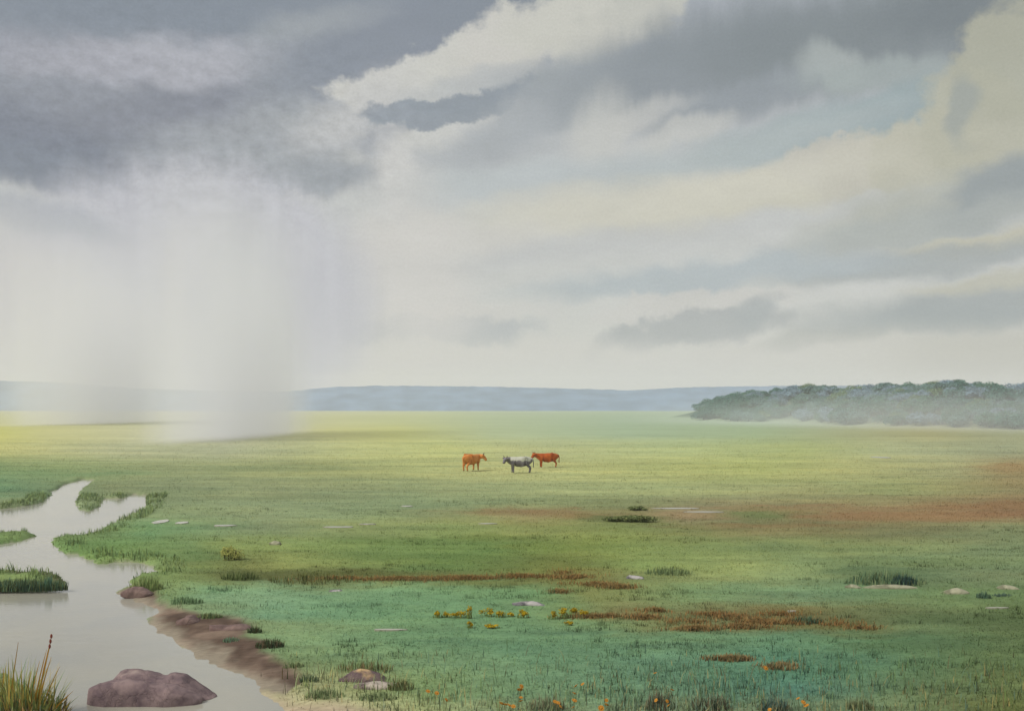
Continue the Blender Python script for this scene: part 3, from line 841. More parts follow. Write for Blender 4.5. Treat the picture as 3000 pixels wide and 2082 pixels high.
def build_heather():
    """Rust-brown low heath in drifts; nobody could count its sprigs."""
    drifts = [(1370,1385,90,3),(1440,1388,40,3),(1470,1372,40,3),(1560,1396,60,4),(1600,1380,50,4),(1640,1386,60,5),(1700,1395,70,6),(1760,1380,50,5),(1800,1396,70,5),(1880,1404,50,4),(1560,1412,60,3),(1660,1408,70,4),(1930,1412,40,3),(1262,1288,40,8),(1290,1296,60,4),(1180,1294,60,3),(1050,1298,90,3),(900,1301,100,3),(760,1300,80,3),(1330,1312,60,3),(1390,1318,40,3),(1250,1328,30,3),(1760,1500,45,5),(1640,1482,50,3)]
    X, Y = [], []
    for px, py, rx, ry in drifts:
        n = int(rx * 34)
        a = RNG.random(n) * 6.283; r = np.abs(RNG.normal(0, 0.55, n))
        qx = px + 1.1 * rx * r * np.cos(a); qy = py + 1.5 * ry * r * np.sin(a)
        yy = EYE * F / (qy - HY); X.append((qx - CX) / F * yy); Y.append(yy)
    x = np.concatenate(X); y = np.concatenate(Y)
    k = RNG.random(len(x)) < 0.15 + 0.85 * sstep(-0.12, 0.15, fbm(x * 1.1, y * 0.9, 101, 3))
    x, y = x[k], y[k]; n = len(x)
    z = ground_z(x, y) - 0.01
    pal = np.array([lin([158, 116, 70]), lin([146, 104, 64]), lin([164, 130, 84]), lin([132, 120, 80])]) * ALB * 1.4
    col = pal[RNG.integers(0, 4, n)] * (1 + 0.2 * RNG.standard_normal(n)).clip(0.5, 1.6)[:, None]
    col = col * 0.75 + full_rgb(x, y) * ALB * 0.25
    o = obj('heather', mesh_np('heather', *blades(np.stack([x, y, z], 1), 0.05 + 0.09 * RNG.random(n), 0.012 + 0.016 * RNG.random(n), RNG.random(n) * 0.9, RNG.random(n) * 6.283, col), smooth=False), mat_leaf('heather_sprigs', transl=0.25, up=0.7))
    o['kind'] = 'stuff'


# ------------------------------------------------------------------ trees on the rise
def leaf_cloud(n, rx, ry, rz, seed, size, lumps=9):
    """Leaf sprays through the volume of an uneven crown."""
    rg = np.random.default_rng(seed)
    lc = rg.normal(size=(lumps, 3)); lc /= np.linalg.norm(lc, axis=1)[:, None]
    lc *= rg.uniform(0.25, 0.78, (lumps, 1)); lc[:, 2] = np.abs(lc[:, 2]) * 0.9 - 0.2
    lr = rg.uniform(0.28, 0.55, lumps)
    k = rg.integers(0, lumps, n)
    d = rg.normal(size=(n, 3)); d /= np.linalg.norm(d, axis=1)[:, None]
    p = lc[k] + d * (lr[k] * rg.random(n) ** 0.33)[:, None]
    p = p * np.array([rx, ry, rz])
    s = size * rg.uniform(0.6, 1.4, n)
    a = rg.normal(size=(n, 3)); a /= np.linalg.norm(a, axis=1)[:, None]
    nrm = d + 0.6 * rg.normal(size=(n, 3)); nrm /= np.linalg.norm(nrm, axis=1)[:, None]
    t1 = np.cross(nrm, a); t1 /= np.linalg.norm(t1, axis=1)[:, None] + 1e-9
    t2 = np.cross(nrm, t1)
    v = np.stack([p - t1 * s[:, None] * 0.5, p + t2 * s[:, None] * 0.32, p + t1 * s[:, None] * 0.5, p - t2 * s[:, None] * 0.32], 1)
    return v.reshape(-1, 3), np.arange(n * 4), np.full(n, 4)


def tube_mesh(name, pts, rad, seg=7):
    bm = bmesh.new(); rings = []
    for i, (p, r) in enumerate(zip(pts, rad)):
        p = Vector(p)
        d = (Vector(pts[min(i + 1, len(pts) - 1)]) - Vector(pts[max(i - 1, 0)])).normalized()
        a = d.orthogonal().normalized(); b2 = d.cross(a)
        rings.append([bm.verts.new(p + a * r * math.cos(6.2832 * k / seg) + b2 * r * math.sin(6.2832 * k / seg)) for k in range(seg)])
    for i in range(len(rings) - 1):
        for k in range(seg):
            bm.faces.new((rings[i][k], rings[i][(k + 1) % seg], rings[i + 1][(k + 1) % seg], rings[i + 1][k]))
    bm.faces.new(rings[0][::-1]); bm.faces.new(rings[-1])
    me = bpy.data.meshes.new(name); bm.to_mesh(me); bm.free()
    me.polygons.foreach_set('use_smooth', [True] * len(me.polygons)); return me


def trunk_mesh(seed, h):
    rg = random.Random(seed)
    bm = bmesh.new()
    def limb(p0, p1, r0, r1):
        me = tube_mesh('tmp', [p0, ((p0[0] + p1[0]) / 2 + rg.uniform(-.1, .1), (p0[1] + p1[1]) / 2 + rg.uniform(-.1, .1), (p0[2] + p1[2]) / 2), p1], [r0, (r0 + r1) / 2, r1], 6)
        bm.from_mesh(me); bpy.data.meshes.remove(me)
    limb((0, 0, -0.4), (rg.uniform(-.2, .2), rg.uniform(-.2, .2), h * 0.75), 0.22, 0.07)
    for i in range(4):
        a = i * 1.57 + rg.uniform(-.4, .4); z0 = h * rg.uniform(0.25, 0.5)
        limb((0, 0, z0), (1.3 * math.cos(a), 1.3 * math.sin(a), z0 + h * 0.28), 0.10, 0.03)
    me = bpy.data.meshes.new('trunk'); bm.to_mesh(me); bm.free(); return me


def build_trees():
    bark = mat_plain('tree_bark', (0.10, 0.085, 0.07, 1), 0.95, 0.3, 5)
    kinds = [('dark green', (90, 124, 108)), ('grey green', (106, 134, 130)), ('olive green', (110, 132, 100)), ('pale blue grey', (126, 148, 160)), ('deep green', (80, 116, 106))]
    protos = []
    for k, (nm, c) in enumerate(kinds):
        lm = mat_leaf('foliage_' + nm.replace(' ', '_'), alb(c, 1.10), 0.34, 0.3, 0.55)
        for j in range(2):
            h = 4.6 + 0.7 * j
            v, l, t = leaf_cloud(3600, 4.0 + 0.5 * j, 3.8, 2.6 + 0.3 * j, 200 + k * 7 + j, 0.42, 12)
            v = v + np.array([0, 0, h * 0.50])
            r = empty('woodland_tree', (0, 0, -500))
            obj('crown', mesh_np('crown', v, l, t, smooth=False), lm, r)
            obj('trunk', trunk_mesh(50 + k * 3 + j, h), bark, r)
            protos.append((r, k))
    rg = random.Random(5)
    # stands from the foot of the rise to its crest
    spots = []
    tries = 0
    while len(spots) < 285 and tries < 40000:
        tries += 1
        i = rg.randrange(len(RID) - 2)
        t = rg.random()
        a, b = RID[i], RID[i + 1]
        bx, by = a[0] + (b[0] - a[0]) * t, a[1] + (b[1] - a[1]) * t
        back = rg.uniform(-1, 0.15)
        off = 46 * (0.45 + 0.55 * (a[2] + (b[2] - a[2]) * t) / 9) * 0.98
        x = bx + back * off * 0.75 + rg.uniform(-6, 6); y = by + back * off * 0.72
        if CX + F * x / y > 2420 or CX + F * x / y < 1572: continue
        if any((x - p) ** 2 + (y - q) ** 2 < 3.7 ** 2 for p, q in spots): continue
        spots.append((x, y))
    used = [False] * len(protos)
    labels = {0: 'dark green round tree in the wooded rise right of the cows', 1: 'grey green round tree in the wooded rise right of the cows',
              2: 'olive tinted round tree in the wooded rise right of the cows', 3: 'pale blue grey tree in the wooded rise right of the cows', 4: 'deepest green tree in the wooded rise right of the cows'}
    xs = np.array([s[0] for s in spots]); ysn = np.array([s[1] for s in spots])
    zs = ground_z(xs, ysn)
    for (x, y), z in zip(spots, zs):
        # crest trees run paler, slope trees darker
        k = rg.choices(range(5), weights=[4, 3, 1.2, 1.4, 4] if z < 6 else [2, 3, 1.6, 3, 1.5])[0]
        pi = k * 2 + rg.randrange(2)
        r = protos[pi][0]
        o = r if not used[pi] else copy_tree(r)
        used[pi] = True
        o.location = (x, y, float(z) - 0.5); o.rotation_euler = (0, 0, rg.uniform(0, 6.28))
        s = rg.uniform(0.75, 1.12); o.scale = (s * rg.uniform(0.9, 1.2), s, s)
        tag(o, labels[k], 'tree', 'trees on the wooded rise')
    for u, (r, k) in zip(used, protos):
        if not u:
            for ch in list(r.children): bpy.data.objects.remove(ch)
            bpy.data.objects.remove(r)


# ------------------------------------------------------------------ cows
def skin_mesh(name, nodes, edges, root, sub=2):
    me = bpy.data.meshes.new(name + '_cage')
    me.from_pydata([n[:3] for n in nodes], edges, []); me.update()
    o = bpy.data.objects.new(name + '_cage', me); C.objects.link(o)
    o.modifiers.new('skin', 'SKIN')
    sv = me.skin_vertices[0].data
    for i, n in enumerate(nodes):
        r = n[3]; sv[i].radius = (r, r) if isinstance(r, (int, float)) else r
        sv[i].use_root = (i == root)
    s = o.modifiers.new('sub', 'SUBSURF'); s.levels = sub; s.render_levels = sub
    dg = bpy.context.evaluated_depsgraph_get(); dg.update()
    out = bpy.data.meshes.new_from_object(o.evaluated_get(dg)); out.name = name
    bpy.data.objects.remove(o); bpy.data.meshes.remove(me)
    out.polygons.foreach_set('use_smooth', [True] * len(out.polygons))
    return out


def make_cow(name, label, loc, yaw, scale, head_yaw, head_drop, coat, horn_mat, eye_mat, step=0.0):
    N, E = [], []
    def v(x, y, z, r): N.append([x, y, z, r]); return len(N) - 1
    def e(*ix):
        for a, b in zip(ix, ix[1:]): E.append((a, b))
    pelvis = v(-0.62, 0, 1.01, 0.41)
    rump = v(-0.84, 0, 1.06, 0.31); pin = v(-0.95, 0, 1.08, 0.26)
    loin = v(-0.28, 0, 0.99, 0.42); belly = v(0.08, 0, 0.93, 0.46); chest = v(0.44, 0, 0.94, 0.45); shoulder = v(0.70, 0, 1.02, 0.37)
    e(pelvis, rump, pin); e(pelvis, loin, belly, chest, shoulder)
    brisket = v(0.82, 0, 0.80, 0.18); e(shoulder, brisket)
    tb = v(-1.07, 0, 1.18, 0.06); t1 = v(-1.12, 0.02, 0.92, 0.042); t2 = v(-1.10, 0.03, 0.62, 0.036); t3 = v(-1.10, 0.03, 0.46, 0.06)
    e(pin, tb, t1, t2, t3)
    neck0 = v(0.98, 0, 1.12, 0.27)
    e(shoulder, neck0)
    # head chain, turned about the withers
    hd = [(1.18, 0, 1.23 - head_drop * 0.5, 0.19), (1.33, 0, 1.30 - head_drop, 0.165), (1.43, 0, 1.18 - head_drop * 1.1, 0.14), (1.53, 0, 1.02 - head_drop * 1.15, 0.115), (1.56, 0, 0.96 - head_drop * 1.15, 0.10)]
    ears = [[(1.31, s * 0.18, 1.37 - head_drop, 0.06), (1.28, s * 0.33, 1.39 - head_drop, 0.085), (1.26, s * 0.46, 1.36 - head_drop, 0.035)] for s in (1, -1)]
    def turn(p, full):
        f = head_yaw * full; x, y = p[0] - 0.80, p[1]
        return (0.80 + x * math.cos(f) - y * math.sin(f), x * math.sin(f) + y * math.cos(f), p[2], p[3])
    ids = []
    for i, p in enumerate(hd):
        q = turn(p, min(1, 0.6 + 0.4 * i)); ids.append(v(*q))
    e(neck0, *ids)
    for er in ears:
        ie = [v(*turn(p, 1)) for p in er]; e(ids[1], *ie)
    for s, st in ((1, step), (-1, -step)):
        a = v(-0.66, s * 0.20, 0.84, 0.21); b = v(-0.60 + st * 0.3, s * 0.23, 0.66, 0.14); c = v(-0.84 + st, s * 0.22, 0.45, 0.082); d = v(-0.80 + st, s * 0.22, 0.14, 0.058); f = v(-0.76 + st, s * 0.22, 0.045, 0.08)
        e(pelvis, a, b, c, d, f)
        a = v(0.62, s * 0.21, 0.76, 0.17); b = v(0.60 - st * 0.4, s * 0.20, 0.58, 0.11); c = v(0.62 - st * 0.8, s * 0.20, 0.40, 0.078); d = v(0.61 - st, s * 0.20, 0.13, 0.056); f = v(0.65 - st, s * 0.20, 0.045, 0.078)
        e(shoulder, a, b, c, d, f)
    ud = v(-0.40, 0, 0.60, 0.17); e(loin, ud)
    r = empty(name, loc, yaw, scale)
    tag(r, label, 'cow', 'cattle grazing on the moor')
    obj('body', skin_mesh('cow_body', N, E, 0), coat, r)
    for s in (1, -1):
        pts = [turn((1.32, s * 0.10, 1.43 - head_drop, 0), 1)[:3], turn((1.33, s * 0.24, 1.51 - head_drop, 0), 1)[:3], turn((1.38, s * 0.31, 1.62 - head_drop, 0), 1)[:3]]
        obj('horn', tube_mesh('horn', pts, [0.035, 0.028, 0.006], 8), horn_mat, r)
        bm = bmesh.new(); bmesh.ops.create_uvsphere(bm, u_segments=10, v_segments=8, radius=0.028)
        em = bpy.data.meshes.new('eye'); bm.to_mesh(em); bm.free()
        q = turn((1.45, s * 0.118, 1.24 - head_drop * 1.05, 0), 1)
        obj('eye', em, eye_mat, r, q[:3])
    return r


def mat_coat(name, base, dark, patch=None, zlo=1.0, zhi=1.2, xlo=-9, xhi=9):
    """Cattle coat: mottled colour; patch adds a pale saddle over the back."""
    b = NT(name); t = b.t
    p = b.n('ShaderNodeBsdfPrincipled'); p.inputs['Roughness'].default_value = 0.75; p.inputs['Specular IOR Level'].default_value = 0.2
    tc = b.n('ShaderNodeTexCoord'); nz = b.n('ShaderNodeTexNoise'); nz.inputs['Scale'].default_value = 3.5; nz.inputs['Detail'].default_value = 5
    b.l(tc.outputs['Object'], nz.inputs['Vector'])
    mr = b.n('ShaderNodeMapRange'); mr.inputs[1].default_value = 0.38; mr.inputs[2].default_value = 0.62; b.l(nz.outputs[0], mr.inputs[0])
    c = mixrgb(t, mr.outputs[0], dark, base)
    # dark hooves
    sp = b.n('ShaderNodeSeparateXYZ'); b.l(tc.outputs['Object'], sp.inputs[0])
    hf = b.n('ShaderNodeMapRange'); hf.inputs[1].default_value = 0.09; hf.inputs[2].default_value = 0.12; hf.inputs[3].default_value = 1; hf.inputs[4].default_value = 0
    b.l(sp.outputs[2], hf.inputs[0])
    if patch is not None:
        nm = b.n('ShaderNodeTexNoise'); nm.inputs['Scale'].default_value = 2.6; nm.inputs['Detail'].default_value = 3
        b.l(tc.outputs['Object'], nm.inputs['Vector'])
        ad = b.n('ShaderNodeMath', operation='MULTIPLY_ADD'); b.l(nm.outputs[0], ad.inputs[0]); ad.inputs[1].default_value = 0.75; b.l(sp.outputs[2], ad.inputs[2])
        pm = b.n('ShaderNodeMapRange'); pm.inputs[1].default_value = zlo; pm.inputs[2].default_value = zhi; b.l(ad.outputs[0], pm.inputs[0])
        xm = b.n('ShaderNodeMapRange'); xm.inputs[1].default_value = xhi; xm.inputs[2].default_value = xhi + 0.1; xm.inputs[3].default_value = 1; xm.inputs[4].default_value = 0
        b.l(sp.outputs[0], xm.inputs[0])
        mu = b.n('ShaderNodeMath', operation='MULTIPLY'); b.l(pm.outputs[0], mu.inputs[0]); b.l(xm.outputs[0], mu.inputs[1])
        c = mixrgb(t, mu.outputs[0], c, patch)
    c = mixrgb(t, hf.outputs[0], c, (0.03, 0.025, 0.02, 1))
    b.l(c, p.inputs['Base Color']); b.l(p.outputs[0], b.out.inputs[0]); return b.m


def build_cows():
    horn = mat_plain('horn', (0.10, 0.08, 0.06, 1), 0.5, 0.4, 8)
    eye = mat_plain('eye', (0.012, 0.01, 0.01, 1), 0.2, 0.2, 8)
    k = 3000 / 2300.0
    def at(sx, sy): return gp(sx / k, sy / k)
    red1 = mat_coat('light_chestnut_coat', alb((212, 146, 76), 0.9), alb((200, 122, 56), 0.9))
    red2 = mat_coat('rust_red_coat', alb((194, 100, 34), 0.78), alb((170, 78, 24), 0.78))
    grey = mat_coat('dark_grey_coat', alb((136, 130, 136), 0.75), alb((108, 102, 108), 0.75), alb((190, 190, 174), 0.85), 1.34, 1.40, 0, 0.78)
    x, y = at(1381, 1379)
    make_cow('cow', 'light chestnut cow with its rump towards the viewer, left of the grey cow', (x, y, 0), R(56), 1.03, R(-58), 0.13, red1, horn, eye, 0.05)
    x, y = at(1524, 1385)
    make_cow('cow', 'dark grey cow with a pale back, standing between the two red cows', (x, y, 0), R(184), 0.98, R(34), 0.13, grey, horn, eye, 0.05)
    x, y = at(1604, 1369)
    make_cow('cow', 'rust red cow facing left behind the tail of the grey cow', (x, y, 0), R(186), 0.94, R(16), 0.05, red2, horn, eye, 0.03)


# ------------------------------------------------------------------ rocks
def rock_mesh(name, top, depth, seed, rough=0.05, nu=44, nv=26):
    """A boulder lofted along its length: top = [(x, height)], rounded across its depth, closed below."""
    top = np.array(top, float)
    xs = np.linspace(top[0, 0], top[-1, 0], nu)
    hs = np.interp(xs, top[:, 0], top[:, 1])
    L_ = top[-1, 0] - top[0, 0]
    vs = []
    for i in range(nu):
        s = (xs[i] - top[0, 0]) / L_
        d = depth * (max(1e-3, 1 - (2 * s - 1) ** 4)) ** 0.5 * 0.5
        for j in range(nv):
            a = math.pi * 1.25 * (j / (nv - 1)) - math.pi * 0.125
            ca, sa = math.cos(a), math.sin(a)
            yy = -d * math.copysign(abs(ca) ** 0.8, ca)
            zz = hs[i] * (math.copysign(abs(sa) ** 0.7, sa))
            vs.append((xs[i], yy, max(zz, -0.25)))
    v = np.array(vs)
    f1 = fbm(v[:, 0] * 2.2 + v[:, 2] * 1.3, v[:, 1] * 2.2 + v[:, 2] * 0.7, seed, 4); f2 = fbm(v[:, 0] * 6, v[:, 2] * 6 + v[:, 1] * 3, seed + 9, 3)
    rg_ = 1 - 2 * np.abs(fbm(v[:, 0] * 2.6 + v[:, 2] * 2.0, v[:, 1] * 2.6 - v[:, 2] * 1.5, seed + 17, 4)) * 2
    v[:, 2] += rough * 0.45 * (rg_ - 0.5) * (v[:, 2] > 0.02)
    v[:, 2] += rough * (1.6 * f1 + 0.8 * f2) * (v[:, 2] > 0.02); v[:, 1] += rough * 2.0 * fbm(v[:, 0] * 3, v[:, 2] * 3, seed + 4, 3); v[:, 0] += rough * 1.2 * fbm(v[:, 2] * 4, v[:, 1] * 4, seed + 6, 3)
    i = np.arange(nu * nv).reshape(nu, nv)
    q = np.stack([i[:-1, :-1], i[1:, :-1], i[1:, 1:], i[:-1, 1:]], -1).reshape(-1)
    tot = [4] * ((nu - 1) * (nv - 1))
    q = np.concatenate([q, i[0, ::1], i[-1, ::-1]]); tot += [nv, nv]
    return mesh_np(name, v, q, np.array(tot))


def mat_rock(name, c_lo, c_hi, c_cap, capz, capw=0.12):
    """Weathered stone: two tones and a paler cap towards the top with a ragged outline."""
    b = NT(name); t = b.t
    p = b.n('ShaderNodeBsdfPrincipled'); p.inputs['Roughness'].default_value = 0.9; p.inputs['Specular IOR Level'].default_value = 0.15
    tc = b.n('ShaderNodeTexCoord')
    n1 = b.n('ShaderNodeTexNoise'); n1.inputs['Scale'].default_value = 3.0; n1.inputs['Detail'].default_value = 8; n1.inputs['Roughness'].default_value = 0.65
    n2 = b.n('ShaderNodeTexNoise'); n2.inputs['Scale'].default_value = 2.0; n2.inputs['Detail'].default_value = 4
    b.l(tc.outputs['Object'], n1.inputs['Vector']); b.l(tc.outputs['Object'], n2.inputs['Vector'])
    mr = b.n('ShaderNodeMapRange'); mr.inputs[1].default_value = 0.36; mr.inputs[2].default_value = 0.64; b.l(n1.outputs[0], mr.inputs[0])
    c = mixrgb(t, mr.outputs[0], c_lo, c_hi)
    sp = b.n('ShaderNodeSeparateXYZ'); b.l(tc.outputs['Object'], sp.inputs[0])
    ad = b.n('ShaderNodeMath', operation='MULTIPLY_ADD'); b.l(n2.outputs[0], ad.inputs[0]); ad.inputs[1].default_value = 0.5; b.l(sp.outputs[2], ad.inputs[2])
    cm = b.n('ShaderNodeMapRange'); cm.inputs[1].default_value = capz + 0.25; cm.inputs[2].default_value = capz + 0.25 + capw; b.l(ad.outputs[0], cm.inputs[0])
    c = mixrgb(t, cm.outputs[0], c, c_cap)
    b.l(c, p.inputs['Base Color'])
    vo = b.n('ShaderNodeTexVoronoi', feature='DISTANCE_TO_EDGE'); vo.inputs['Scale'].default_value = 2.4
    wp = b.n('ShaderNodeVectorMath', operation='MULTIPLY_ADD'); wp.inputs[1].default_value = (0.5, 0.5, 0.5); b.l(n1.outputs['Color'], wp.inputs[0]); b.l(tc.outputs['Object'], wp.inputs[2])
    b.l(wp.outputs[0], vo.inputs['Vector'])
    vm = b.n('ShaderNodeMapRange'); vm.inputs[2].default_value = 0.05; b.l(vo.outputs['Distance'], vm.inputs[0])
    hs = b.n('ShaderNodeMath', operation='ADD'); b.l(vm.outputs[0], hs.inputs[0]); b.l(n1.outputs[0], hs.inputs[1])
    bp = b.n('ShaderNodeBump'); bp.inputs['Strength'].default_value = 0.45; bp.inputs['Distance'].default_value = 0.05
    b.l(hs.outputs[0], bp.inputs['Height']); b.l(bp.outputs[0], p.inputs['Normal'])
    b.l(p.outputs[0], b.out.inputs[0]); return b.m


def rock_from_view(name, outline, base_y, depth, m, seed, base_z=0.0, rough=0.05, front=None):
    """Boulder whose skyline follows outline [(px, py)] and whose foot stands at row base_y."""
    Y = (EYE - base_z) * F / (base_y - HY) + depth * 0.35
    cx = sum(p[0] for p in outline) / len(outline)
    X = (cx - CX) / F * Y
    top = [((px - cx) / F * Y, max(0.01, EYE - (py - HY) / F * Y - base_z)) for px, py in outline]
    me = rock_mesh(name, top, depth, seed, rough)
    if front:      # a lower shelf grown to the near face
        ol, dp, fwd = front
        t2 = [((px - cx) / F * Y, max(0.01, EYE - (py - HY) / F * (Y - fwd) - base_z)) for px, py in ol]
        m2 = rock_mesh(name, t2, dp, seed + 31, rough)
        bm = bmesh.new(); bm.from_mesh(m2)
        for vv in bm.verts: vv.co.y -= fwd
        bm.from_mesh(me); bm.to_mesh(me); bm.free(); bpy.data.meshes.remove(m2)
        me.polygons.foreach_set('use_smooth', [True] * len(me.polygons))
    o = obj(name, me, m, None, (X, Y, base_z))
    return o


def build_rocks():
    purple = mat_rock('purple_brown_stone', alb((104, 88, 92), 0.85), alb((146, 126, 124), 0.85), alb((178, 160, 150), 0.85), 0.46)  # pale cap paints the lit ledge top into the stone colour
    tan = mat_rock('tan_capped_stone', alb((104, 86, 88), 0.7), alb((140, 120, 116), 0.7), alb((204, 172, 126), 0.8), 0.17, 0.06)
    slab = mat_rock('pale_slab_stone', alb((120, 104, 100), 0.7), alb((166, 152, 144), 0.75), alb((190, 178, 164), 0.8), 0.05, 0.06)
    peat = mat_rock('brown_peat', alb((108, 88, 84), 0.8), alb((142, 120, 112), 0.8), alb((150, 128, 118), 0.8), 0.9)
    pale = mat_rock('pale_grey_stone', alb((104, 102, 104), 0.7), alb((172, 166, 168), 0.7), alb((196, 190, 186), 0.75), 0.04, 0.05)
    cream = mat_rock('cream_stone', alb((132, 132, 106), 0.7), alb((166, 166, 136), 0.7), alb((178, 176, 148), 0.72), 0.05, 0.05)
    G = 'weathered boulders at the water'
    o = rock_from_view('boulder', [(244, 1560), (252, 1530), (268, 1508), (292, 1502), (330, 1506), (362, 1515), (392, 1511), (414, 1513), (430, 1526), (452, 1543), (480, 1562), (487, 1574)], 1572, 0.8, purple, 3, WATER_Z, 0.05, ([(216, 1566), (221, 1546), (244, 1532), (290, 1526), (340, 1528), (392, 1536), (412, 1536), (440, 1552), (470, 1570)], 0.55, 0.42))
    tag(o, 'large purple brown boulder standing in the grey pool at the bottom left', 'boulder', G)
    o = rock_from_view('boulder', [(756, 1532), (768, 1522), (788, 1508), (806, 1503), (830, 1506), (852, 1514), (868, 1526), (878, 1531)], 1534, 0.5, tan, 9, -0.02, 0.03)
    tag(o, 'small tan topped boulder in tall grass right of the mud bank', 'boulder', G)
    o = rock_from_view('boulder', [(786, 1546), (806, 1534), (838, 1529), (868, 1531), (890, 1534), (896, 1544)], 1549, 0.35, slab, 14, -0.02, 0.02)
    tag(o, 'low pale slab lying in front of the small tan topped boulder', 'boulder', G)
    o = rock_from_view('peat_lump', [(272, 1330), (286, 1322), (300, 1317), (318, 1319), (334, 1326), (344, 1334)], 1336, 0.45, peat, 17, -0.06, 0.04)
    tag(o, 'brown peat lump at the far end of the mud bank', 'peat lump', 'peat lumps on the mud bank')
    o = rock_from_view('peat_lump', [(396, 1392), (410, 1390), (418, 1384), (430, 1382), (440, 1390), (448, 1396)], 1400, 0.5, peat, 19, -0.05, 0.04)
    tag(o, 'small pointed brown peat lump midway along the mud bank', 'peat lump', 'peat lumps on the mud bank')
    o = rock_from_view('peat_lump', [(470, 1404), (486, 1404), (510, 1405), (530, 1402), (546, 1402), (560, 1407), (566, 1412)], 1416, 0.5, peat, 23, -0.03, 0.04)
    tag(o, 'long brown peat lump where mud bank meets green grass', 'peat lump', 'peat lumps on the mud bank')
    G = 'pale stones in the moor grass'
    st = [([(1150, 1352), (1172, 1350), (1196, 1350), (1212, 1353), (1222, 1357), (1226, 1361)], 1361, 0.3, pale, 'flat pale grey stone just above the yellow flower row'),
          ([(1406, 1297), (1414, 1291), (1428, 1293), (1442, 1295), (1447, 1299)], 1301, 0.3, pale, 'pale grey stone right of the rust brown heather'),
          ([(738, 1326), (748, 1323), (762, 1322), (772, 1326)], 1329, 0.25, pale, 'small pale stone in green turf right of the pool, alone'),
          ([(1898, 1316), (1912, 1311), (1924, 1313), (1936, 1319)], 1321, 0.25, cream, 'short cream stone at the left foot of the dark rush bush'),
          ([(1936, 1320), (1966, 1314), (1998, 1311), (2030, 1314), (2052, 1316), (2062, 1320)], 1322, 0.4, cream, 'long cream stone directly below the dark rush bush'),
          ([(2112, 1334), (2128, 1326), (2140, 1322), (2152, 1320), (2164, 1324), (2176, 1330)], 1335, 0.4, cream, 'cream stone right of the dark rush bush, beside small tufts'),
          ([(2240, 1318), (2258, 1313), (2276, 1316), (2290, 1322)], 1325, 0.4, cream, 'cream stone close to the right edge of the moor'),
          ([(604, 1219), (616, 1214), (628, 1217), (632, 1222)], 1224, 0.3, cream, 'little cream stone above the yellow green bush'),
          ]
    for i, (ol, by, dp, m, lb) in enumerate(st):
        o = rock_from_view('stone', ol, by, dp, m, 40 + i * 5, -0.02, 0.025)
        tag(o, lb, 'stone', G)


# ------------------------------------------------------------------ puddles
def build_puddles():
    b = NT('standing_water'); p = b.n('ShaderNodeBsdfPrincipled')
    p.inputs['Base Color'].default_value = alb([196, 192, 172], 0.62); p.inputs['Roughness'].default_value = 0.12; p.inputs['IOR'].default_value = 1.4
    b.l(p.outputs[0], b.out.inputs[0]); m = b.m
    spots = [(1520, 1142, 62, 2.0), (1580, 1150, 50, 1.6), (762, 1184, 40, 1.8), (825, 1178, 22, 1.2), (914, 1137, 15, 1.6), (1095, 1176, 24, 1.2), (505, 1180, 30, 2.4), (408, 1174, 17, 4), (360, 1172, 18, 7), (875, 1416, 44, 2.2), (2240, 1366, 30, 1.6), (2580 / 1.3043, 1027, 26, 2.4), (2320 / 1.3043, 1374, 12, 1.6)]
    for i, (px, py, rx, ry) in enumerate(spots):
        x0, y0 = gp(px, py)
        a = np.linspace(0, 6.2832, 40, endpoint=False)
        wob = 1 + 0.5 * fbm(np.cos(a) * 2 + i * 5, np.sin(a) * 2, 120 + i, 3)
        RX = 0.8 * rx / F * y0; RY = 0.6 * ry * y0 * y0 / (EYE * F)
        gx = x0 + RX * wob * np.cos(a); gy = y0 + RY * wob * np.sin(a)
        gz = float(np.mean(ground_z(gx, gy))) + 0.035
        v = np.concatenate([np.stack([gx, gy, np.full(40, gz)], 1), np.stack([gx * 1.0, gy, np.full(40, gz - 0.12)], 1)])
        q = list(range(40)); tot = [40]
        for k in range(40):
            q += [k, k + 40, (k + 1) % 40 + 40, (k + 1) % 40]; tot.append(4)
        o = obj('puddle', mesh_np('puddle', v, np.array(q), np.array(tot), smooth=False), m); o['kind'] = 'structure'


# ------------------------------------------------------------------ shrubs, tufts, flowers
def tuft_mesh(name, n, rx, ry, h0, h1, cols, seed, w=0.02, lean=0.6, dome=0.6, out=False):
    rg = np.random.default_rng(seed)
    a = rg.random(n) * 6.283; r = np.sqrt(rg.random(n))
    x = rx * r * np.cos(a); y = ry * r * np.sin(a)
    h = (h0 + (h1 - h0) * rg.random(n)) * (1 - dome * r ** 2)
    pal = np.array([lin(c) for c in cols]) * ALB * TUFT
    col = pal[rg.integers(0, len(pal), n)] * (1 + 0.18 * rg.standard_normal(n)).clip(0.5, 1.5)[:, None]
    yaw = a - np.pi / 2 + rg.normal(0, 0.5, n) if out else rg.random(n) * 6.283
    le = lean * (0.2 + r) * rg.random(n) if out else lean * rg.random(n)
    return mesh_np(name, *blades(np.stack([x, y, np.full(n, -0.02)], 1), h, w * (0.6 + 0.8 * rg.random(n)), le, yaw, col), smooth=False)


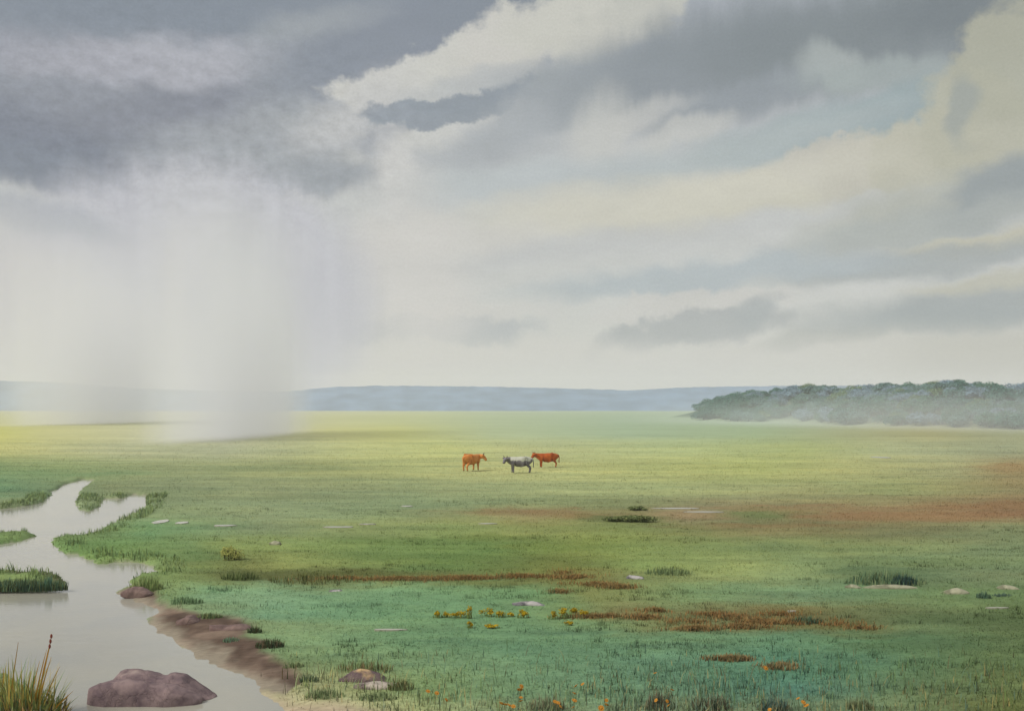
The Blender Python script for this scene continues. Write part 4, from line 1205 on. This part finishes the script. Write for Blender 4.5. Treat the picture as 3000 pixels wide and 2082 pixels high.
def build_shrubs():
    lm = mat_leaf('shrub_leaves', transl=0.3, up=0.55)
    bark = mat_plain('shrub_stem', (0.08, 0.06, 0.045, 1), 0.9, 0.3, 9)
    def shrub(name, label, cat, px, py, wpx, hpx, cols, seed, leaf=0.07, n=2600, ry=0.6, group=None, lumps=8):
        x, y = gp(px, py)
        rx = wpx / F * y / 2; h = hpx / F * y
        r = empty(name, (x, y, float(ground_z(np.array([x]), np.array([y]))[0])))
        v, l, t = leaf_cloud(n, rx * 1.1, ry, h * 0.62, seed, leaf, lumps)
        v[:, 2] += h * 0.36; v[:, 2] = np.maximum(v[:, 2], 0.0)
        rg = np.random.default_rng(seed)
        pal = np.array([lin(c) for c in cols]) * ALB * 1.5
        c = np.repeat(pal[rg.integers(0, len(pal), n)] * (1 + 0.2 * rg.standard_normal(n)).clip(0.5, 1.5)[:, None], 4, 0)
        obj('foliage', mesh_np('foliage', v, l, t, c, smooth=False), lm, r)
        bm = bmesh.new()
        for i in range(7):
            a = i * 0.9; me = tube_mesh('tmp', [(rx * 0.5 * math.cos(a), ry * 0.4 * math.sin(a), -0.05), (rx * 0.6 * math.cos(a), ry * 0.5 * math.sin(a), h * 0.35), (rx * 0.75 * math.cos(a), ry * 0.6 * math.sin(a), h * 0.6)], [0.02, 0.014, 0.006], 5)
            bm.from_mesh(me); bpy.data.meshes.remove(me)
        me = bpy.data.meshes.new('stem'); bm.to_mesh(me); bm.free()
        obj('stem', me, bark, r)
        tag(r, label, cat, group)
        return r
    shrub('low_shrub', 'low flat dark olive shrub in front of the white puddles', 'shrub', 1418, 1170, 132, 20, [(118, 128, 82), (106, 120, 76), (130, 134, 86)], 301, 0.09, 2600, 0.7)
    shrub('low_shrub', 'small dark olive shrub just behind the flat dark shrub', 'shrub', 1428, 1146, 46, 11, [(120, 130, 84), (108, 120, 78)], 302, 0.09, 900, 0.6)
    shrub('low_shrub', 'rounded yellow green bush right of the upper pool', 'shrub', 520, 1256, 58, 40, [(180, 180, 104), (170, 174, 100), (158, 166, 96)], 303, 0.05, 2200, 0.4)
    # dark rush bush on the right
    def tuft(name, label, cat, px, py, wpx, hpx, cols, seed, n=160, w=0.016, lean=0.5, group=None, out=False, dome=0.5, ry=None, leafm=lm, z=None):
        x, y = gp(px, py)
        rx = wpx / F * y / 2; h = hpx / F * y
        gz = float(ground_z(np.array([x]), np.array([y]))[0]) if z is None else z
        o = obj(name, tuft_mesh(name, n, rx, ry or max(0.12, rx * 0.5), h * 0.5, h, cols, seed, w * (0.5 + y / 40), lean, dome, out), leafm, None, (x, y, gz))
        tag(o, label, cat, group); return o
    DK = [(88, 112, 82), (78, 104, 80), (108, 126, 88), (120, 134, 96)]
    tuft('rush_bush', 'wide dark green rush bush above the long cream stone', 'rush', 1990, 1308, 180, 40, DK, 311, 620, 0.022, 0.5, None, False, 0.7)
    tuft('rush_bush', 'small darkest blue green rush bush at the right end of the cream stone', 'rush', 2030, 1312, 60, 30, [(62, 84, 76), (54, 76, 70)], 312, 420, 0.024, 0.5, None, False, 0.6)
    G = 'rush tufts across the moor'
    tl = [(1500, 1288, 110, 24, [(112, 128, 88), (100, 118, 80)], 'thin green rush tuft right of the pale grey stone'),
          (700, 1304, 200, 24, [(96, 100, 58), (82, 92, 54), (110, 106, 62)], 'long dark olive rush strip below the yellow green bush'),
          (540, 1300, 90, 26, [(94, 106, 62), (84, 98, 58)], 'dark rush tuft directly below the yellow green bush'),
          (1812, 1398, 70, 24, [(84, 104, 76), (74, 96, 74)], 'dark rush tuft growing behind the rust heather drift'),
          (2210, 1342, 34, 22, [(74, 100, 80), (84, 106, 84)], 'blue green rush tuft in front of the right cream stones'),
          (2252, 1338, 46, 12, [(80, 102, 90), (92, 110, 92)], 'low blue green rush tuft under the rightmost cream stone'),
          (572, 1420, 36, 26, [(70, 88, 60), (84, 96, 66), (96, 92, 64)], 'spiky dark tuft on the upper edge of the mud bank'),
          (606, 1452, 64, 28, [(64, 78, 54), (76, 88, 60), (92, 80, 60)], 'spiky dark tuft on the middle edge of the mud bank'),
          (694, 1530, 44, 26, [(96, 112, 84), (106, 120, 88)], 'small green tuft at the lower tip of the mud bank'),
          (330, 1322, 74, 50, [(124, 142, 84), (112, 134, 80), (140, 150, 96)], 'tall light green tuft on the pool edge above the peat lump'),
          (420, 1354, 80, 22, [(110, 136, 96), (96, 120, 84)], 'short green tuft right of the far peat lump'),
          (1480, 1592, 60, 60, [(110, 118, 92), (98, 116, 96), (124, 112, 88)], 'tall brownish sedge tuft among the orange flowers, bottom centre'),
          (1600, 1594, 90, 50, [(104, 112, 86), (94, 112, 92), (116, 108, 84)], 'wide grey green sedge tuft right of the orange flowers'),
          (1740, 1594, 80, 44, [(92, 116, 104), (84, 112, 102), (112, 114, 88)], 'blue green sedge tuft near the bottom edge'),
          (1930, 1592, 60, 34, [(112, 118, 84), (104, 112, 80)], 'olive sedge tuft at the bottom right, alone'),
          (1230, 1594, 90, 46, [(128, 122, 96), (116, 130, 98)], 'straw tinged sedge tuft between the two orange flower patches'),
          (900, 1548, 60, 36, [(134, 124, 84), (118, 128, 84), (124, 138, 92)], 'rusty grass tuft right of the pale slab'),
          (820, 1506, 130, 30, [(118, 124, 80), (126, 112, 80), (108, 128, 84)], 'loose brown green tuft behind the tan topped boulder'),
          (470, 1386, 60, 16, [(104, 124, 84), (112, 118, 76)], 'low olive tuft on the grass edge above the mud bank middle'),
          (660, 1496, 50, 18, [(112, 128, 88), (124, 134, 92)], 'low green tuft on the lower grass edge of the mud bank'),
          (520, 1436, 40, 14, [(108, 126, 96), (96, 122, 100)], 'small blue green tuft growing in the middle of the mud bank'),
          (730, 1564, 90, 30, [(136, 148, 104), (122, 140, 98)], 'pale green tuft left of the small boulder'),
          (850, 1570, 90, 28, [(116, 132, 92), (130, 142, 100)], 'green tuft in front of the low pale slab')]
    for i, (px, py, wp, hp, cols, lb) in enumerate(tl):
        tuft('rush_tuft', lb, 'tuft', px, py, wp, hp, cols, 330 + i, 120 if wp < 60 else 230, 0.018, 0.55, G, False, 0.45)
    # grass clump standing in the pool
    r = empty('grass_islet', (*gp(40, 1318), -0.02))
    tag(r, 'dark green grass islet standing in the grey pool at the left edge', 'grass islet')
    x0, y0 = gp(40, 1318)
    obj('grass_blades', tuft_mesh('grass_blades', 1800, 1.55, 0.30, 0.16, 0.42, [(92, 116, 84), (80, 108, 88), (104, 116, 76), (78, 92, 66)], 371, 0.026, 0.6, 0.25), lm, r, (-0.05, 0.05, -0.06))
    obj('grass_spike', tuft_mesh('grass_spike', 46, 0.10, 0.07, 0.35, 0.66, [(84, 118, 100), (92, 122, 92)], 372, 0.022, 0.25, 0.3), lm, r, (0.95, -0.02, -0.06))
    # reeds in the near corner
    x0, y0 = gp(40, 1596)
    r = empty('reed_clump', (x0, y0, -0.10))
    tag(r, 'tall green and ochre reed clump on the near bank, bottom left corner', 'reeds')
    obj('green_blades', tuft_mesh('green_blades', 330, 0.80, 0.38, 0.40, 1.2, [(136, 146, 80), (156, 158, 92), (110, 136, 92), (182, 160, 84), (128, 136, 74)], 381, 0.024, 0.75, 0.35, True), lm, r, (-0.1, 0.1, 0))
    obj('low_leaves', tuft_mesh('low_leaves', 520, 0.95, 0.42, 0.18, 0.60, [(128, 136, 74), (112, 126, 72), (166, 148, 72), (104, 120, 76), (150, 120, 80)], 382, 0.045, 0.8, 0.3, True), lm, r, (-0.05, 0, 0))
    rg = random.Random(4)
    oc = mat_leaf('ochre_blade', alb((206, 160, 72)), 0.3, 0.35); seed_m = mat_plain('seed_head_brown', alb((132, 60, 44)), 0.8, 0.3, 20)
    for i, (bx, tx, tz, wd) in enumerate([(0.30, 0.55, 1.22, 0.030), (0.38, 0.66, 1.10, 0.032), (0.42, 0.78, 0.92, 0.026), (0.25, 0.44, 1.02, 0.026), (0.62, 1.05, 0.50, 0.050), (0.58, 0.92, 0.38, 0.044), (-0.22, -0.06, 1.30, 0.022), (-0.34, -0.30, 0.85, 0.026), (0.1, 0.2, 0.8, 0.026)]):
        n = 7; V = []; Fc = []
        for k in range(n):
            f = k / (n - 1); ww = wd * (1 - f) ** 0.6 * 0.5 + 0.001
            px_ = bx + (tx - bx) * f ** 1.4; pz = tz * f
            V += [(px_ - ww, 0.02 * math.sin(f * 3 + i), pz), (px_ + ww, 0.02 * math.sin(f * 3 + i) + 0.01, pz)]
            if k: Fc.append((2 * k - 2, 2 * k - 1, 2 * k + 1, 2 * k))
        me = bpy.data.meshes.new('dry_blade'); me.from_pydata(V, [], Fc); me.update()
        obj('dry_blade', me, oc, r, (0, rg.uniform(-0.15, 0.15), 0))
    for (hx, hz) in ((0.585, 1.33), (0.60, 1.42), (0.57, 1.24)):
        st = obj('seed_stalk', tube_mesh('seed_stalk', [(0.30, 0, 0), (0.46, 0, hz * 0.6), (hx, 0, hz)], [0.008, 0.006, 0.004], 6), oc, r)
        bm = bmesh.new(); bmesh.ops.create_uvsphere(bm, u_segments=8, v_segments=6, radius=0.022)
        for vv in bm.verts: vv.co.z *= 1.9
        me = bpy.data.meshes.new('seed_head'); bm.to_mesh(me); bm.free()
        obj('seed_head', me, seed_m, st, (hx, 0, hz + 0.02))


ORD = ['first', 'second', 'third', 'fourth', 'fifth', 'sixth', 'seventh', 'eighth', 'ninth', 'tenth', 'eleventh', 'twelfth', 'thirteenth', 'fourteenth', 'fifteenth', 'sixteenth', 'seventeenth', 'eighteenth', 'nineteenth', 'twentieth',
       'twenty-first', 'twenty-second', 'twenty-third', 'twenty-fourth', 'twenty-fifth', 'twenty-sixth', 'twenty-seventh', 'twenty-eighth', 'twenty-ninth', 'thirtieth', 'thirty-first', 'thirty-second', 'thirty-third', 'thirty-fourth']


def build_flowers():
    lm = bpy.data.materials['shrub_leaves']
    # yellow clumps in a row
    row = [(983, 1379, 22, 18), (1000, 1380, 14, 14), (1030, 1380, 46, 16), (1054, 1374, 14, 30), (1094, 1372, 34, 22), (1124, 1376, 30, 18), (1146, 1378, 20, 12), (1174, 1377, 34, 20), (1242, 1378, 22, 22), (1266, 1374, 20, 26), (1288, 1371, 30, 18), (1312, 1376, 32, 16), (1278, 1398, 20, 9), (1055, 1402, 14, 16), (1106, 1406, 36, 10)]
    for i, (px, py, wp, hp) in enumerate(row):
        x, y = gp(px, py + hp / 2)
        rx = wp / F * y / 2; h = hp / F * y
        rg = np.random.default_rng(400 + i)
        r = empty('flower_clump', (x, y, float(ground_z(np.array([x]), np.array([y]))[0])))
        n = int(46 + wp * 4)
        v, l, t = leaf_cloud(n, rx * 1.05, max(rx * 0.7, 0.1), h * 0.6, 420 + i, 0.05, 6)
        v[:, 2] = np.maximum(v[:, 2] + h * 0.52, 0.03)
        pal = np.array([lin([198, 172, 44]), lin([180, 160, 50]), lin([204, 168, 36]), lin([158, 144, 56])]) * ALB * 1.35
        c = np.repeat(pal[rg.integers(0, 4, n)], 4, 0)
        obj('blossom', mesh_np('blossom', v, l, t, c, smooth=False), lm, r)
        obj('foliage', tuft_mesh('foliage', 40, rx, max(rx * 0.6, 0.08), h * 0.4, h * 0.9, [(104, 124, 66), (120, 128, 64)], 440 + i, 0.012, 0.4, 0.3), lm, r)
        if i < 12: lb = 'yellow flower clump, %s from left in the row on the green moor' % ORD[i]
        else: lb = ['yellow flower clump below the gap at the right end of the row', 'small yellow flower clump below the fourth clump of the row', 'flat yellow flower clump below the fifth clump of the row'][i - 12]
        tag(r, lb, 'flower clump', 'yellow flower clumps in a row')
    # orange flowers along the near edge
    heads = [(961, 1552), (981, 1556), (1002, 1571), (1171, 1541), (1168, 1549), (1170, 1566), (1170, 1574), (1127, 1580), (1136, 1582), (1144, 1584), (1153, 1586), (1246, 1575), (1258, 1586), (1253, 1578), (1290, 1557), (1294, 1540), (1290, 1573), (1288, 1588), (1309, 1536), (1362, 1572), (1362, 1582), (1350, 1590), (1472, 1511), (1474, 1572), (1510, 1549), (1498, 1574), (1502, 1584), (1719, 1500), (1804, 1577), (1793, 1568), (1812, 1584), (1729, 1593)]
    heads.sort()
    orange = mat_plain('orange_petals', alb((200, 138, 44), 0.7), 0.7, 0.2, 30)
    stem_m = mat_plain('flower_stem', alb((116, 120, 80)), 0.9, 0.2, 12)
    bm = bmesh.new()
    for k in range(9):        # a ring of petals about a raised eye
        a = k * 6.2832 / 9
        m4 = Matrix.Rotation(a, 4, 'Z')
        pts = [(0.006, -0.008, 0.004), (0.030, -0.013, 0.014), (0.044, 0, 0.010), (0.030, 0.013, 0.014), (0.006, 0.008, 0.004)]
        top = [bm.verts.new(m4 @ Vector(p)) for p in pts]; bot = [bm.verts.new(m4 @ Vector((p[0], p[1], p[2] - 0.004))) for p in pts]
        bm.faces.new(top); bm.faces.new(bot[::-1])
        for q in range(5): bm.faces.new((top[q], bot[q], bot[(q + 1) % 5], top[(q + 1) % 5]))
    s = bmesh.ops.create_uvsphere(bm, u_segments=10, v_segments=6, radius=0.02)
    for vv in s['verts']: vv.co.z = vv.co.z * 0.7 + 0.008
    hm = bpy.data.meshes.new('flower_head'); bm.to_mesh(hm); bm.free()
    rg = random.Random(9)
    for i, (px, py) in enumerate(heads):
        h = rg.uniform(0.20, 0.32)
        x, y = gp(px, py, h)
        z = float(ground_z(np.array([x]), np.array([y]))[0])
        r = empty('orange_flower', (x, y, z))
        dx = rg.uniform(-0.05, 0.05)
        obj('stem', tube_mesh('stem', [(dx, 0.02, -0.02), (dx * 0.6, 0.01, h * 0.5), (0, 0, h - z)], [0.006, 0.005, 0.004], 6), stem_m, r)
        o = obj('flower_head', hm, orange, r, (0, 0, h - z), (R(rg.uniform(15, 60)), R(rg.uniform(-25, 25)), rg.uniform(0, 6)))
        sc = rg.uniform(0.85, 1.35); o.scale = (sc, sc, sc)
        lb = 'small orange flower, %s from left along the bottom edge' % ORD[i]
        tag(r, lb, 'flower', 'orange flowers in the near grass')


# ------------------------------------------------------------------ air
def box_mesh(name, x0, x1, y0, y1, z0, z1):
    v = [(x, y, z) for x in (x0, x1) for y in (y0, y1) for z in (z0, z1)]
    f = [(0, 1, 3, 2), (4, 6, 7, 5), (0, 4, 5, 1), (2, 3, 7, 6), (0, 2, 6, 4), (1, 5, 7, 3)]
    me = bpy.data.meshes.new(name); me.from_pydata(v, [], f); me.update(); return me


def build_haze():
    b = NT('haze_air')
    vol = b.n('ShaderNodeVolumePrincipled')
    vol.inputs['Color'].default_value = (0.95, 0.965, 0.98, 1); vol.inputs['Density'].default_value = 0.00036; vol.inputs['Anisotropy'].default_value = 0.0
    b.l(vol.outputs[0], b.out.inputs['Volume'])
    o = obj('haze', box_mesh('haze', -6000, 6000, -60, 2050, -3, 66), b.m); o['kind'] = 'stuff'


def rain_mat(name, dens, hmax):
    b = NT(name); t = b.t
    vol = b.n('ShaderNodeVolumePrincipled'); vol.inputs['Color'].default_value = (0.89, 0.895, 0.95, 1)
    tc = b.n('ShaderNodeTexCoord'); sp = b.n('ShaderNodeSeparateXYZ'); b.l(tc.outputs['Object'], sp.inputs[0])
    def M(op, a, c=None):
        m = b.n('ShaderNodeMath', operation=op)
        for i, v in enumerate((a, c)):
            if v is None: continue
            if isinstance(v, (int, float)): m.inputs[i].default_value = v
            else: b.l(v, m.inputs[i])
        return m.outputs[0]
    # streaks of falling rain: stretched along the fall
    mp = b.n('ShaderNodeMapping'); mp.inputs['Scale'].default_value = (1, 1, 0.08); b.l(tc.outputs['Object'], mp.inputs[0])
    nz = b.n('ShaderNodeTexNoise'); nz.inputs['Scale'].default_value = 4.5; nz.inputs['Detail'].default_value = 3; b.l(mp.outputs[0], nz.inputs['Vector'])
    r = M('SQRT', M('ADD', M('MULTIPLY', sp.outputs[0], sp.outputs[0]), M('MULTIPLY', sp.outputs[1], sp.outputs[1])))
    r = M('ADD', r, M('MULTIPLY', M('SUBTRACT', nz.outputs[0], 0.5), 0.8))
    mr = b.n('ShaderNodeMapRange'); mr.interpolation_type = 'SMOOTHSTEP'; mr.inputs[1].default_value = 0.15; mr.inputs[2].default_value = 0.88; mr.inputs[3].default_value = 1; mr.inputs[4].default_value = 0
    b.l(r, mr.inputs[0])
    hz = b.n('ShaderNodeMapRange'); hz.interpolation_type = 'SMOOTHSTEP'; hz.inputs[1].default_value = 0.12; hz.inputs[2].default_value = 0.98; hz.inputs[3].default_value = 1; hz.inputs[4].default_value = 0
    b.l(sp.outputs[2], hz.inputs[0])
    d = M('MULTIPLY', M('MULTIPLY', mr.outputs[0], hz.outputs[0]), M('MULTIPLY', M('ADD', nz.outputs[0], 0.1), dens))
    b.l(d, vol.inputs['Density']); b.l(vol.outputs[0], b.out.inputs['Volume'])
    return b.m


def build_mist():
    b = NT('mist_air')
    vol = b.n('ShaderNodeVolumePrincipled'); vol.inputs['Color'].default_value = (0.94, 0.97, 1.0, 1)
    tc = b.n('ShaderNodeTexCoord'); ln = b.n('ShaderNodeVectorMath', operation='LENGTH'); b.l(tc.outputs['Object'], ln.inputs[0])
    mr = b.n('ShaderNodeMapRange'); mr.interpolation_type = 'SMOOTHSTEP'; mr.inputs[1].default_value = 0.1; mr.inputs[2].default_value = 1.0; mr.inputs[3].default_value = 0.011; mr.inputs[4].default_value = 0
    b.l(ln.outputs['Value'], mr.inputs[0]); b.l(mr.outputs[0], vol.inputs['Density']); b.l(vol.outputs[0], b.out.inputs['Volume'])
    bm = bmesh.new(); bmesh.ops.create_icosphere(bm, subdivisions=3, radius=1.0)
    me = bpy.data.meshes.new('mist'); bm.to_mesh(me); bm.free()
    o = obj('mist', me, b.m, None, (112, 246, 0), (0, 0, R(-62)))
    o.scale = (150, 66, 13); o['kind'] = 'stuff'


def build_rain():
    for nm, px, Y, wpx, ry, h, dens in (('rain', 538, 178, 150, 58, 50, 0.125), ('rain', 222, 320, 165, 80, 72, 0.075)):
        bm = bmesh.new(); bmesh.ops.create_cone(bm, cap_ends=True, segments=40, radius1=1, radius2=1, depth=1)
        for v in bm.verts: v.co.z += 0.5
        me = bpy.data.meshes.new(nm); bm.to_mesh(me); bm.free()
        m = rain_mat('rain_curtain', dens, h)
        o = obj(nm, me, m, None, ((px - CX) / F * Y, Y, -0.3))
        o.scale = (wpx / F * Y, ry, h); o['kind'] = 'stuff'


# ------------------------------------------------------------------ build
build_world()
build_ground(); build_water(); build_hills()
build_grass(); build_heather()
build_trees(); build_cows(); build_rocks(); build_puddles(); build_shrubs(); build_flowers()
build_haze(); build_mist(); build_rain()

sun = bpy.data.lights.new('sun', 'SUN'); sun.energy = 1.5; sun.angle = R(11); sun.color = (1.0, 0.95, 0.86)
so = link(bpy.data.objects.new('sun', sun))
# the light travels from the sun's place in the sky towards the ground
dv = Vector((math.sin(SUN_AZ) * math.cos(SUN_EL), math.cos(SUN_AZ) * math.cos(SUN_EL), math.sin(SUN_EL)))
so.rotation_euler = dv.to_track_quat('Z', 'Y').to_euler()

cam = bpy.data.cameras.new('camera'); cam.sensor_width = 36; cam.lens = 36 * F / 2300
cam.shift_y = (HY - 798) / 2300; cam.clip_start = 0.1; cam.clip_end = 40000
co = link(bpy.data.objects.new('camera', cam)); co.location = (0, 0, EYE); co.rotation_euler = (R(90), 0, 0)
S.camera = co
S.view_settings.view_transform = 'Standard'; S.view_settings.look = 'None'
S.view_settings.exposure = EXPO; S.view_settings.gamma = 1.0
try:
    S.cycles.use_denoising = True
    S.cycles.volume_bounces = 3
    S.cycles.max_bounces = 6
    S.cycles.volume_step_rate = 1.0
    S.cycles.volume_max_steps = 256
except Exception:
    pass
